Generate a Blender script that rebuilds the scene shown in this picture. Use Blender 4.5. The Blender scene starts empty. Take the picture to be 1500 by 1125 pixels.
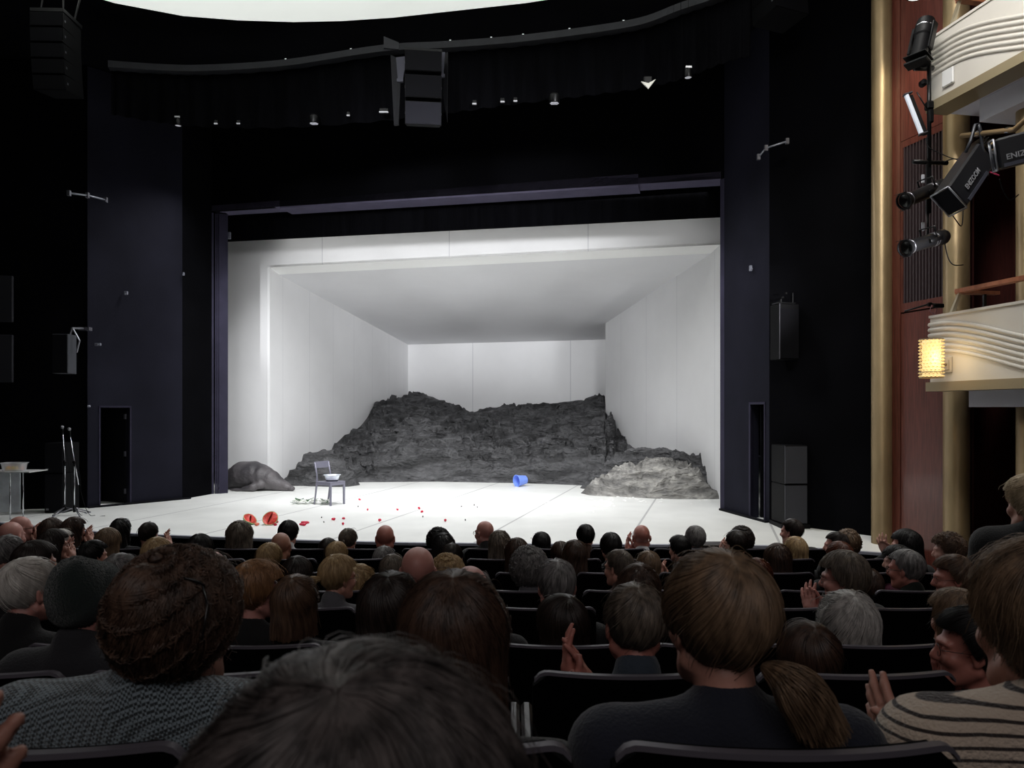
import bpy, math, random
import numpy as np
from mathutils import Vector, Matrix, Euler
random.seed(7)
PI = math.pi
SC = bpy.context.scene
COL = SC.collection
F = 1083.33                     # focal length in picture widths of 1500
EYE = 1.89                      # camera height over the stage floor (stage floor is z = 0)
HX, HY = 750.0, 600.0

def W(px, py, D):
    """a point of the place seen at px,py and standing D metres ahead"""
    return Vector(((px-HX)/F*D, D, EYE+(HY-py)/F*D))
def XP(px, D): return (px-HX)/F*D
def ZP(py, D): return EYE+(HY-py)/F*D
def GD(py, z=0.0): return (EYE-z)*F/(py-HY)
def G(px, py, z=0.0):
    d = GD(py, z); return Vector(((px-HX)/F*d, d, z))

# ---------------------------------------------------------------- materials
def lin(c):
    return tuple(((v/255.0)/12.92 if v/255.0 <= 0.04045 else ((v/255.0+0.055)/1.055)**2.4) for v in c)
MATS = {}
def mat(name, col, rough=0.6, metal=0.0, var=0.0, vscale=6.0, bump=0.0, bscale=30.0, spec=0.5, stretch=(1,1,1), emit=None, estr=0.0, sheen=0.0, alpha=1.0, trans=0.0, col2=None, coat=0.0):
    if name in MATS: return MATS[name]
    m = bpy.data.materials.new(name); MATS[name] = m
    m.use_nodes = True
    nt = m.node_tree; N = nt.nodes; L = nt.links
    b = N['Principled BSDF']
    c = (*lin(col), 1)
    b.inputs['Base Color'].default_value = c
    b.inputs['Roughness'].default_value = rough
    b.inputs['Metallic'].default_value = metal
    b.inputs['Specular IOR Level'].default_value = spec
    b.inputs['Sheen Weight'].default_value = sheen
    b.inputs['Alpha'].default_value = alpha
    b.inputs['Transmission Weight'].default_value = trans
    b.inputs['Coat Weight'].default_value = coat
    if emit is not None:
        b.inputs['Emission Color'].default_value = (*lin(emit), 1)
        b.inputs['Emission Strength'].default_value = estr
    if var > 0 or bump > 0 or col2 is not None:
        tc = N.new('ShaderNodeTexCoord'); mp = N.new('ShaderNodeMapping')
        mp.inputs['Scale'].default_value = stretch
        L.new(tc.outputs['Object'], mp.inputs['Vector'])
    if var > 0 or col2 is not None:
        nz = N.new('ShaderNodeTexNoise'); nz.inputs['Scale'].default_value = vscale; nz.inputs['Detail'].default_value = 5
        L.new(mp.outputs[0], nz.inputs['Vector'])
        rp = N.new('ShaderNodeValToRGB')
        rp.color_ramp.elements[0].position = 0.3; rp.color_ramp.elements[1].position = 0.7
        if col2 is None:
            rp.color_ramp.elements[0].color = tuple(v*(1-var) for v in c[:3])+(1,)
            rp.color_ramp.elements[1].color = tuple(min(1, v*(1+var)) for v in c[:3])+(1,)
        else:
            rp.color_ramp.elements[0].color = c
            rp.color_ramp.elements[1].color = (*lin(col2), 1)
        L.new(nz.outputs['Fac'], rp.inputs[0]); L.new(rp.outputs[0], b.inputs['Base Color'])
    if bump > 0:
        n2 = N.new('ShaderNodeTexNoise'); n2.inputs['Scale'].default_value = bscale; n2.inputs['Detail'].default_value = 6
        L.new(mp.outputs[0], n2.inputs['Vector'])
        bp = N.new('ShaderNodeBump'); bp.inputs['Strength'].default_value = bump; bp.inputs['Distance'].default_value = 0.02
        L.new(n2.outputs['Fac'], bp.inputs['Height']); L.new(bp.outputs[0], b.inputs['Normal'])
    return m

# ---------------------------------------------------------------- meshes
def link(o, parent=None):
    COL.objects.link(o)
    if parent is not None: o.parent = parent
    return o
def mesh_np(name, V, Fq, m=None, smooth=True):
    """V (n,3), Fq list of arrays of faces (each array one polygon size) or a list of tuples"""
    me = bpy.data.meshes.new(name)
    if isinstance(Fq, np.ndarray): Fq = [Fq]
    if len(Fq) and isinstance(Fq[0], np.ndarray):
        V = np.asarray(V, np.float32)
        loops = np.concatenate([f.ravel() for f in Fq]).astype(np.int32)
        tot = np.concatenate([np.full(len(f), f.shape[1], np.int32) for f in Fq])
        st = np.concatenate([[0], np.cumsum(tot)[:-1]]).astype(np.int32)
        me.vertices.add(len(V)); me.vertices.foreach_set('co', V.ravel())
        me.loops.add(len(loops)); me.loops.foreach_set('vertex_index', loops)
        me.polygons.add(len(tot)); me.polygons.foreach_set('loop_start', st)
        me.polygons.foreach_set('loop_total', tot)
    else:
        me.from_pydata([tuple(v) for v in V], [], [tuple(f) for f in Fq])
    me.update(calc_edges=True)
    me.polygons.foreach_set('use_smooth', np.full(len(me.polygons), smooth, bool))
    if m is not None: me.materials.append(m)
    return me
def ob(name, me, parent=None, loc=None, rot=None, m=None):
    o = bpy.data.objects.new(name, me); link(o, parent)
    if loc is not None: o.location = loc
    if rot is not None: o.rotation_euler = rot
    if m is not None:
        o.material_slots[0].link = 'OBJECT'; o.material_slots[0].material = m
    return o
def tag(o, label=None, cat=None, group=None, kind=None):
    if label: o['label'] = label
    if cat: o['category'] = cat
    if group: o['group'] = group
    if kind: o['kind'] = kind
    return o
def thing(name, loc=(0,0,0), label=None, cat=None, group=None, rz=0, rot=None):
    o = bpy.data.objects.new(name, None); link(o); o.location = loc
    o.rotation_euler = rot if rot is not None else (0,0,rz)
    o.empty_display_size = 0.1
    return tag(o, label, cat, group)
def copy_tree(o, parent=None):
    c = o.copy(); COL.objects.link(c); c.parent = parent
    for ch in list(o.children):
        copy_tree(ch, c)
    return c

class MB:
    """collects shapes into one mesh"""
    def __init__(s): s.v = []; s.f = []
    def add(s, V, Fs):
        n = len(s.v); s.v += [tuple(v) for v in V]; s.f += [tuple(i+n for i in f) for f in Fs]; return s
    def box(s, c, d, R=None, bev=0.0):
        x,y,z = (k/2 for k in d)
        if bev > 0:
            b = min(bev, x*.9, y*.9, z*.9)
            pts = []; idx = {}
            for sx in (-1,1):
                for sy in (-1,1):
                    for sz in (-1,1):
                        for ax in range(3):
                            p = [sx*(x-b), sy*(y-b), sz*(z-b)]
                            p[ax] = (sx*x, sy*y, sz*z)[ax]
                            idx[(sx,sy,sz,ax)] = len(pts); pts.append(p)
            fs = []
            for ax in range(3):
                o1, o2 = [(1,2),(2,0),(0,1)][ax]
                for sg in (-1,1):
                    q = []
                    for (a,b2) in ((-1,-1),(1,-1),(1,1),(-1,1)):
                        t = [0,0,0]; t[ax]=sg; t[o1]=a; t[o2]=b2; q.append(idx[(t[0],t[1],t[2],ax)])
                    fs.append(q if sg>0 else q[::-1])
            for ax in range(3):      # edges parallel to ax
                o1, o2 = [(1,2),(2,0),(0,1)][ax]
                for a in (-1,1):
                    for b2 in (-1,1):
                        def k(e, which):
                            t=[0,0,0]; t[ax]=e; t[o1]=a; t[o2]=b2; return idx[(t[0],t[1],t[2],which)]
                        q = [k(-1,o1),k(1,o1),k(1,o2),k(-1,o2)]
                        fs.append(q if a*b2<0 else q[::-1])
            for sx in (-1,1):
                for sy in (-1,1):
                    for sz in (-1,1):
                        q = [idx[(sx,sy,sz,0)], idx[(sx,sy,sz,1)], idx[(sx,sy,sz,2)]]
                        fs.append(q if sx*sy*sz>0 else q[::-1])
        else:
            pts = [(sx*x, sy*y, sz*z) for sz in (-1,1) for sy in (-1,1) for sx in (-1,1)]
            fs = [(0,2,3,1),(4,5,7,6),(0,1,5,4),(2,6,7,3),(0,4,6,2),(1,3,7,5)]
        c = Vector(c)
        P = [(R @ Vector(p) if R is not None else Vector(p)) + c for p in pts]
        return s.add(P, fs)
    def hull8(s, bot, top):
        n = len(bot)
        return s.add(list(bot)+list(top), [tuple(range(n))[::-1], tuple(range(n, 2*n))] + [(i,(i+1)%n,(i+1)%n+n,i+n) for i in range(n)])
    def tube(s, pts, r, n=10, caps=True):
        pts = [Vector(p) for p in pts]
        rs = r if isinstance(r, (list,tuple)) else [r]*len(pts)
        V=[];Fs=[]
        t0 = (pts[1]-pts[0]).normalized()
        up = Vector((0,0,1)) if abs(t0.z)<.9 else Vector((1,0,0))
        a = t0.cross(up).normalized()
        for i,p in enumerate(pts):
            t = (pts[min(i+1,len(pts)-1)]-pts[max(i-1,0)]).normalized()
            a = (a - t*a.dot(t)).normalized(); b = t.cross(a)
            for k in range(n):
                an = 2*PI*k/n; V.append(p+(a*math.cos(an)+b*math.sin(an))*rs[i])
        for i in range(len(pts)-1):
            for k in range(n):
                Fs.append((i*n+k, i*n+(k+1)%n, (i+1)*n+(k+1)%n, (i+1)*n+k))
        if caps:
            Fs.append(tuple(range(n))[::-1]); Fs.append(tuple((len(pts)-1)*n+k for k in range(n)))
        return s.add(V,Fs)
    def lathe(s, prof, c=(0,0,0), n=24, R=None, close=False):
        """prof [(r,z)...] turned about z"""
        V=[];Fs=[]; c = Vector(c)
        for (r,z) in prof:
            for k in range(n):
                an=2*PI*k/n; p = Vector((r*math.cos(an), r*math.sin(an), z))
                V.append((R@p if R is not None else p)+c)
        m=len(prof)
        for i in range(m-1):
            for k in range(n):
                Fs.append((i*n+k,i*n+(k+1)%n,(i+1)*n+(k+1)%n,(i+1)*n+k))
        if close:
            Fs.append(tuple(range(n))[::-1]); Fs.append(tuple((m-1)*n+k for k in range(n)))
        return s.add(V,Fs)
    def prism(s, outline, z0, z1, fn=None):
        """outline [(a,b)], extruded z0..z1, fn maps (a,b,z) to a point"""
        fn = fn or (lambda a,b,z:(a,b,z)); n=len(outline)
        return s.hull8([fn(a,b,z0) for a,b in outline],[fn(a,b,z1) for a,b in outline])
    def done(s, name, m, parent=None, smooth=False, loc=None, rot=None, angle=None):
        me = mesh_np(name, s.v, s.f, m, smooth)
        if angle: me.set_sharp_from_angle(angle=math.radians(angle))
        return ob(name, me, parent, loc, rot)

def wallquad(mb, a, b, z0, z1, th=0.12):
    """upright slab between plan points a and b; thickness grows away from the camera side"""
    a=Vector((a[0],a[1],0)); b=Vector((b[0],b[1],0)); d=(b-a).normalized(); n=Vector((-d.y,d.x,0))
    mid=(a+b)/2
    if n.dot(mid) < 0: n=-n
    bot=[a+Vector((0,0,z0)), b+Vector((0,0,z0)), b+n*th+Vector((0,0,z0)), a+n*th+Vector((0,0,z0))]
    top=[p+Vector((0,0,z1-z0)) for p in bot]
    return mb.hull8(bot,top)

# ---------------------------------------------------------------- numpy noise
_rs = np.random.RandomState(3)
_perm = _rs.permutation(512)
_grad = _rs.normal(size=(512,3)); _grad /= np.linalg.norm(_grad,axis=1)[:,None]
def pnoise(P):
    P = np.asarray(P, np.float64); I = np.floor(P).astype(int); f = P-I
    u = f*f*f*(f*(f*6-15)+10)
    def g(dx,dy,dz):
        h = _perm[(_perm[(_perm[(I[...,0]+dx)%512]+I[...,1]+dy)%512]+I[...,2]+dz)%512]
        gr = _grad[h]; return gr[...,0]*(f[...,0]-dx)+gr[...,1]*(f[...,1]-dy)+gr[...,2]*(f[...,2]-dz)
    def l(a,b,t): return a+(b-a)*t
    x00=l(g(0,0,0),g(1,0,0),u[...,0]); x10=l(g(0,1,0),g(1,1,0),u[...,0])
    x01=l(g(0,0,1),g(1,0,1),u[...,0]); x11=l(g(0,1,1),g(1,1,1),u[...,0])
    return l(l(x00,x10,u[...,1]),l(x01,x11,u[...,1]),u[...,2])
def fbm(P, o=4, gain=.5, ridged=False):
    s=0; a=1
    for i in range(o):
        n = pnoise(P*(2**i)+i*17.3)
        s = s + a*((1-2*np.abs(n)*1.6) if ridged else n); a*=gain
    return s

# ---------------------------------------------------------------- smooth solid shapes on a grid
class Field:
    def __init__(s, lo, hi, h):
        s.lo=np.array(lo,float); s.h=h
        s.n=np.ceil((np.array(hi,float)-s.lo)/h).astype(int)+1
        s.f=np.full(s.n, 1.0, np.float32)
        s.ax=[s.lo[i]+h*np.arange(s.n[i]) for i in range(3)]
    def sub(s, lo, hi):
        a=np.maximum(0,np.floor((np.array(lo)-s.lo)/s.h).astype(int)); b=np.minimum(s.n,np.ceil((np.array(hi)-s.lo)/s.h).astype(int)+1)
        if (b<=a).any(): return None,None
        sl=tuple(slice(a[i],b[i]) for i in range(3))
        X=s.ax[0][sl[0]][:,None,None]; Y=s.ax[1][sl[1]][None,:,None]; Z=s.ax[2][sl[2]][None,None,:]
        return sl,(X,Y,Z)
    def _u(s, sl, d, k, cut=False):
        a=s.f[sl]
        if cut:
            d=-d; h=np.maximum(k-np.abs(a-d),0)/k; s.f[sl]=np.maximum(a,d)+h*h*k/4
        else:
            h=np.maximum(k-np.abs(a-d),0)/k; s.f[sl]=np.minimum(a,d)-h*h*k/4
    def cap(s,a,b,ra,rb=None,k=.015,cut=False):
        rb=ra if rb is None else rb
        a=np.array(a,float); b=np.array(b,float); m=max(ra,rb)+k+2*s.h
        sl,g=s.sub(np.minimum(a,b)-m,np.maximum(a,b)+m)
        if sl is None: return
        d=b-a; L=max(d@d,1e-9)
        t=np.clip(((g[0]-a[0])*d[0]+(g[1]-a[1])*d[1]+(g[2]-a[2])*d[2])/L,0,1)
        r=np.sqrt((g[0]-a[0]-t*d[0])**2+(g[1]-a[1]-t*d[1])**2+(g[2]-a[2]-t*d[2])**2)-(ra+(rb-ra)*t)
        s._u(sl,r,k,cut)
    def ell(s,c,r,k=.015,R=None,cut=False):
        c=np.array(c,float); r=np.array(r,float); m=r.max()+k+2*s.h
        sl,g=s.sub(c-m,c+m)
        if sl is None: return
        q=[g[0]-c[0],g[1]-c[1],g[2]-c[2]]
        if R is not None:
            q=[R[0,i]*q[0]+R[1,i]*q[1]+R[2,i]*q[2] for i in range(3)]
        k0=np.sqrt((q[0]/r[0])**2+(q[1]/r[1])**2+(q[2]/r[2])**2)
        k1=np.sqrt((q[0]/r[0]**2)**2+(q[1]/r[1]**2)**2+(q[2]/r[2]**2)**2)+1e-6
        s._u(sl,k0*(k0-1)/k1,k,cut)
    def mesh(s):
        f=s.f; h=s.h; n=np.array(f.shape)
        ins=f<0
        c=[ins[i:n[0]-1+i, j:n[1]-1+j, k:n[2]-1+k] for i in(0,1) for j in(0,1) for k in(0,1)]
        cnt=sum(x.astype(np.int8) for x in c)
        act=(cnt>0)&(cnt<8)
        ids=np.argwhere(act); idx=np.full(act.shape,-1,np.int32); idx[act]=np.arange(len(ids))
        co=np.array([(i,j,k) for i in(0,1) for j in(0,1) for k in(0,1)])
        val=np.stack([f[ids[:,0]+o[0],ids[:,1]+o[1],ids[:,2]+o[2]] for o in co],1)
        acc=np.zeros((len(ids),3)); num=np.zeros(len(ids))
        for a in range(8):
            for b in range(a+1,8):
                if np.abs(co[a]-co[b]).sum()!=1: continue
                va,vb=val[:,a],val[:,b]; x=(va<0)!=(vb<0)
                t=np.where(x,va/(np.where(va-vb==0,1,va-vb)),0)
                acc+=np.where(x[:,None],co[a]+(co[b]-co[a])*t[:,None],0); num+=x
        V=(ids+acc/num[:,None])*h+s.lo
        Q=[]
        for ax in range(3):
            o1,o2=(ax+1)%3,(ax+2)%3
            sA=[slice(0,None)]*3; sB=[slice(0,None)]*3; sA[ax]=slice(0,-1); sB[ax]=slice(1,None)
            A=ins[tuple(sA)]; B=ins[tuple(sB)]
            e=np.argwhere(A!=B)
            e=e[(e[:,o1]>0)&(e[:,o2]>0)&(e[:,o1]<n[o1]-1)&(e[:,o2]<n[o2]-1)]
            if len(e)==0: continue
            def ci(d1,d2):
                p=e.copy(); p[:,o1]-=d1; p[:,o2]-=d2; return idx[p[:,0],p[:,1],p[:,2]]
            q=np.stack([ci(1,1),ci(0,1),ci(0,0),ci(1,0)],1)
            flip=~A[e[:,0],e[:,1],e[:,2]]
            q[flip]=q[flip][:,::-1]; Q.append(q)
        return V,np.concatenate(Q)
def rotm(yaw=0,pitch=0,roll=0):
    return np.array(Euler((pitch,roll,yaw)).to_matrix())
# ================================================================ materials of the place
M_BLACK = mat('black_paint', (15,15,20), .75, var=.25, vscale=2.5, bump=.15, bscale=60, spec=.12)
M_BLACK2 = mat('black_matt_wall', (8,8,11), .9, var=.3, vscale=1.2, spec=.04)
M_CLOTH = mat('black_drape_cloth', (10,10,13), .95, var=.3, vscale=3, stretch=(3,3,.3), bump=.4, bscale=14, spec=.03)
M_TOWER = mat('scuffed_black_board', (24,24,33), .7, col2=(33,33,44), vscale=1.1, stretch=(1,1,.8), bump=.1, bscale=80, spec=.08)
M_FRAME = mat('dark_blue_grey_board', (50,48,64), .6, var=.15, vscale=3, spec=.12)
M_FLOORA = mat('auditorium_carpet', (14,13,16), .95, var=.2, vscale=20, spec=.05)
M_WHITEC = mat('white_ceiling_glow', (235,238,233), .8, emit=(232,236,230), estr=.78)  # white ceiling given a glow of its own in place of cove light
M_STEEL = mat('brushed_grey_metal', (150,150,158), .35, metal=.9)
M_CHROME = mat('bright_metal', (210,212,218), .2, metal=1)
M_BLKMET = mat('black_metal', (20,20,22), .35, metal=.4)
M_BLKPLA = mat('black_plastic', (12,12,14), .55, spec=.12)
M_GRILLE = mat('speaker_grille', (20,20,24), .7, bump=.6, bscale=300, spec=.1)

def seam_mat(name, col, seam, period, u0, ang, width=.012, rough=.5, axis='plan', dirt=.06):
    m = mat(name, col, rough, var=dirt, vscale=1.3, bump=.05, bscale=50)
    nt=m.node_tree;N=nt.nodes;L=nt.links
    b=N['Principled BSDF']; base=b.inputs['Base Color'].links[0].from_socket
    tc=N.new('ShaderNodeTexCoord'); mp=N.new('ShaderNodeMapping'); mp.inputs['Rotation'].default_value=(0,0,ang)
    L.new(tc.outputs['Object'],mp.inputs[0]); sp=N.new('ShaderNodeSeparateXYZ'); L.new(mp.outputs[0],sp.inputs[0])
    a=N.new('ShaderNodeMath'); a.operation='ADD'; a.inputs[1].default_value=-u0+100*period; L.new(sp.outputs['X'],a.inputs[0])
    w=N.new('ShaderNodeMath'); w.operation='MODULO'; w.inputs[1].default_value=period; L.new(a.outputs[0],w.inputs[0])
    c=N.new('ShaderNodeMath'); c.operation='LESS_THAN'; c.inputs[1].default_value=width; L.new(w.outputs[0],c.inputs[0])
    mx=N.new('ShaderNodeMix'); mx.data_type='RGBA'; L.new(c.outputs[0],mx.inputs['Factor'])
    L.new(base,mx.inputs['A']); mx.inputs['B'].default_value=(*lin(seam),1)
    L.new(mx.outputs['Result'],b.inputs['Base Color'])
    return m
SA = math.atan2(2.85,10.4)            # the stage stands askew to the seats by this angle
M_STAGE = seam_mat('white_dance_floor', (236,237,234), (188,188,188), 2.09, .87, SA, .035, .45)
M_SETW = seam_mat('white_canvas_flat', (230,230,231), (200,200,204), 1.25, .3, SA-1.2, .008, .8, dirt=.02)
M_SETC = mat('white_canvas_ceiling', (232,232,234), .85, var=.01, vscale=2)
M_SETE = mat('lit_gloss_edge', (252,252,250), .5)  # whiter than the flats: the light its slope catches is put into the colour

def struct(mb, name, m, smooth=False, angle=None):
    o = mb.done(name, m, None, smooth, angle=angle); o['kind']='structure'; return o

# ---------------------------------------------------------------- stage
edge = [(-260,742),(-120,752),(0,765),(60,771),(150,779),(233,783),(330,786.6),(450,791),(600,794.5),(800,796.5),(1000,797.5),(1130,799),(1200,803),(1330,812)]
ept = [G(x,y) for x,y in edge]
back = [Vector((9,16.5,0)),Vector((10,31,0)),Vector((-14,31,0)),Vector((-14,14,0))]
mb = MB(); mb.hull8([p-Vector((0,0,.12)) for p in ept+back], ept+back)
struct(mb,'floor_stage',M_STAGE)
mb = MB()
for a,b in zip(ept[:-1],ept[1:]):
    d=(b-a).normalized(); n=Vector((d.y,-d.x,0))*.03
    mb.hull8([a-n*.2+Vector((0,0,-.75)),b-n*.2+Vector((0,0,-.75)),b+n+Vector((0,0,-.75)),a+n+Vector((0,0,-.75))],
             [a-n*.2+Vector((0,0,-.0)),b-n*.2+Vector((0,0,-.0)),b+n+Vector((0,0,-.0)),a+n+Vector((0,0,-.0))])
struct(mb,'wall_stage_front',M_BLACK2)
mb = MB()
for a,b in zip(ept[:-1],ept[1:]):
    d=(b-a).normalized(); n=Vector((d.y,-d.x,0))
    mb.hull8([a+n*.0+Vector((0,0,-.03)),b+Vector((0,0,-.03)),b+n*.07+Vector((0,0,-.03)),a+n*.07+Vector((0,0,-.03))],
             [a+Vector((0,0,.004)),b+Vector((0,0,.004)),b+n*.07+Vector((0,0,.004)),a+n*.07+Vector((0,0,.004))])
struct(mb,'trim_stage_edge',mat('stage_edge_grey',(140,142,155),.5))

# ---------------------------------------------------------------- rake of the auditorium
ROWD = {1:.27,2:1.1,3:1.93,4:2.76,5:3.6,6:4.45,7:5.3,8:6.1,9:6.91}
SEATY = {1:1215,2:1092,3:984,4:943,5:889,6:864,7:838,8:818,9:803}
SEATZ = {k:ZP(SEATY[k],ROWD[k]) for k in ROWD}; SEATZ[1]=1.42
FLZ = {k:SEATZ[k]-.86 for k in ROWD}
prof=[(-3.0,FLZ[1]+.2),(ROWD[1]-.12,FLZ[1]+.2)]
for k in range(1,10):
    y0=ROWD[k]-.12; y1=(ROWD[k+1]-.12) if k<9 else 12.5
    prof += [(y0,FLZ[k]),(y1,FLZ[k])]
mb=MB()
n=len(prof); V=[(-12,y,z) for y,z in prof]+[(8.2,y,z) for y,z in prof]
mb.add(V,[(i,i+n,i+n+1,i+1) for i in range(n-1)])
struct(mb,'floor_auditorium',M_FLOORA)

# ---------------------------------------------------------------- black stage surround
ZC = EYE+6.6
ang_pts = lambda *a: a
mb=MB(); wallquad(mb,(-8.15,14.25),(-13.5,13.1),-.3,ZC); struct(mb,'wall_left_black',M_BLACK2)
mb=MB(); wallquad(mb,(-13.4,13.2),(-11.5,2),-.6,ZC); struct(mb,'wall_left_side',M_BLACK2)
# splayed tower with a doorway
TA=(-8.15,14.2); TB=(XP(267,15.6),15.6)
ta=Vector((*TA,0)); tb=Vector((*TB,0)); td=(tb-ta).normalized(); tl=(tb-ta).length
def onray(a,d,px):
    s=(px-HX)/F; t=(a.x-s*a.y)/(s*d.y-d.x); return t
d0=onray(ta,td,147); d1=onray(ta,td,190)
def seg(a,d,t): p=a+d*t; return (p.x,p.y)
mb=MB()
wallquad(mb,seg(ta,td,0),seg(ta,td,d0),-.0,ZC,.15); wallquad(mb,seg(ta,td,d1),seg(ta,td,tl),0,ZC,.15)
wallquad(mb,seg(ta,td,d0),seg(ta,td,d1),1.93,ZC,.15)
struct(mb,'wall_left_tower',M_TOWER)
mb=MB()
nn=Vector((td.y,-td.x,0))
if nn.dot(ta)>0: nn=-nn
def fr(mb,t0,t1,z0,z1,off=-.02,th=.05):
    a=ta+td*t0-nn*0+nn*(-off); 
    p=[ta+td*t0+nn*(.012),ta+td*t1+nn*(.012),ta+td*t1-nn*th,ta+td*t0-nn*th]
    mb.hull8([q+Vector((0,0,z0)) for q in p],[q+Vector((0,0,z1)) for q in p])
fr(mb,d0-.03,d0,0,1.96); fr(mb,d1,d1+.03,0,1.96); fr(mb,d0-.03,d1+.03,1.93,1.965)
struct(mb,'trim_door_frame',M_FRAME)
mb=MB(); ia=ta+td*(d0-.3)-nn*.95; ib=ta+td*(d1+.5)-nn*.95
wallquad(mb,(ia.x,ia.y),(ib.x,ib.y),0,2.3); struct(mb,'wall_behind_door',M_BLACK2)
# door leaf standing open against the jamb
dl=thing('door_1',(0,0,0)); dl['kind']='structure'
mb=MB(); q0=ta+td*(d1-.02)-nn*.16; q1=q0-nn*.7-td*.15
wallquad(mb,(q0.x,q0.y),(q1.x,q1.y),0.01,1.92,.04); o=mb.done('door_leaf',M_BLACK,dl)
mb=MB()
for z in (.25,1.0,1.75): mb.box(q0+Vector((0,-.01,z)),(.03,.03,.1))
mb.done('hinge',M_STEEL,dl)
# recess wall and portal legs
PL=Vector((-6.72,16.55,0)); PR=Vector((XP(1056,13.9),13.9,0))
mb=MB(); wallquad(mb,(TB[0],TB[1]),(PL.x,PL.y),0,ZC,.1); struct(mb,'wall_left_recess',M_BLACK2)
mb=MB()
pd=Vector((-6.43,16.78,0))-PL
for i,(s0,s1,off) in enumerate([(0,.12,0),(.16,.27,.03),(.31,.42,.0),(.47,1.0,-.04)]):
    a=PL+pd*s0+Vector((0,off,0)); b=PL+pd*s1+Vector((0,off,0))
    dv=Vector((a.x,a.y,0)).normalized()*.22
    mb.hull8([a,b,b+dv,a+dv],[p+Vector((0,0,6.3)) for p in (a,b,b+dv,a+dv)])
struct(mb,'column_portal_left',M_FRAME)
# header wall over the opening
hl=PL.copy(); hr=PR.copy()
zl=ZP(309,16.55); 
mb=MB(); 
zr=ZP(262,13.9)
n_=Vector((hr.y-hl.y,-(hr.x-hl.x),0)).normalized()
if n_.y<0: n_=-n_
def slab(mb,a,b,z0a,z0b,z1,th,off=0):
    a=a+n_*off; b=b+n_*off
    mb.hull8([a+Vector((0,0,z0a)),b+Vector((0,0,z0b)),b+n_*th+Vector((0,0,z0b)),a+n_*th+Vector((0,0,z0a))],
             [a+Vector((0,0,z1)),b+Vector((0,0,z1)),b+n_*th+Vector((0,0,z1)),a+n_*th+Vector((0,0,z1))])
hd=(hr-hl).normalized()
slab(mb,hl-hd*.05,hr+hd*.3,zl,zr,ZC,.1); struct(mb,'wall_over_opening',M_BLACK2)
# header beam: its lit underside, in three lengths
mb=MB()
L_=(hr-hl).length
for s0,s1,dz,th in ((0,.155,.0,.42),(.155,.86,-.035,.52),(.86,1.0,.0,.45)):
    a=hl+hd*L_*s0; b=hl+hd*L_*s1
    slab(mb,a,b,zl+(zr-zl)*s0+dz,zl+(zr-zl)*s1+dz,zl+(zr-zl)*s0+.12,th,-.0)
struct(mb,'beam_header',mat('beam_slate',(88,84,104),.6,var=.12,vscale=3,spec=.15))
# black border behind the header
mb=MB(); slab(mb,hl-hd*.4,hr+hd*.3,EYE+3.93,EYE+3.80,EYE+5.2,.04,.72); struct(mb,'wall_border_black',M_CLOTH)
# right tower
RA=Vector((XP(1061,13.85),13.85,0)); RB=Vector((XP(1127,12.35),12.35,0)); rd=(RB-RA).normalized(); rl=(RB-RA).length
e0=onray(RA,rd,1100); e1=onray(RA,rd,1120)
mb=MB(); wallquad(mb,seg(RA,rd,0),seg(RA,rd,e0),0,ZC,.15); wallquad(mb,seg(RA,rd,e1),seg(RA,rd,rl),0,ZC,.15); wallquad(mb,seg(RA,rd,e0),seg(RA,rd,e1),ZP(592,12.6),ZC,.15)
struct(mb,'wall_right_tower',M_TOWER)
rn=Vector((rd.y,-rd.x,0)); 
if rn.dot(RA)>0: rn=-rn
mb=MB()
for t0,t1,z0,z1 in ((e0-.05,e0,0,2.0),(e1,e1+.03,0,2.0),(e0-.05,e1+.03,1.98,2.02)):
    p=[RA+rd*t0+rn*.015,RA+rd*t1+rn*.015,RA+rd*t1-rn*.05,RA+rd*t0-rn*.05]
    mb.hull8([q+Vector((0,0,z0)) for q in p],[q+Vector((0,0,z1)) for q in p])
struct(mb,'trim_door_frame_2',M_FRAME)
mb=MB(); q=RA+rd*(e0-.2)-rn*.8; q2=RA+rd*(e1+.4)-rn*.8; wallquad(mb,(q.x,q.y),(q2.x,q2.y),0,2.4); struct(mb,'wall_behind_door_2',M_BLACK2)
mb=MB(); q=RA+rd*(e0+.04)-rn*.17; q2=q-rn*.6+rd*.1; wallquad(mb,(q.x,q.y),(q2.x,q2.y),.01,1.96,.04); o=struct(mb,'door_2',M_BLACK)
mb=MB(); 
leg=[Vector((XP(1055,13.95),13.95,0)),Vector((XP(1061,13.86),13.86,0)),Vector((XP(1061.5,14.3),14.3,0)),Vector((XP(1055.3,14.35),14.35,0))]
mb.hull8(leg,[p+Vector((0,0,zr)) for p in leg]); struct(mb,'column_portal_right',M_FRAME)
RC=Vector((XP(1279,11.05),11.05,0))
mb=MB(); wallquad(mb,(RB.x,RB.y),(RC.x,RC.y),-.3,ZC,.15); struct(mb,'wall_right_black',M_BLACK2)
mb=MB()
for a,b in ((ta+nn*.02,tb+nn*.02+td*.15),(RA-rd*.06+rn*.02,RB+rn*.02)):
    nb = nn if a.x<0 else rn
    p=[a,b,b+nb*.06,a+nb*.06]; mb.hull8(p,[q+Vector((0,0,.035)) for q in p])
struct(mb,'baseboard_towers',M_BLACK)

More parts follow.
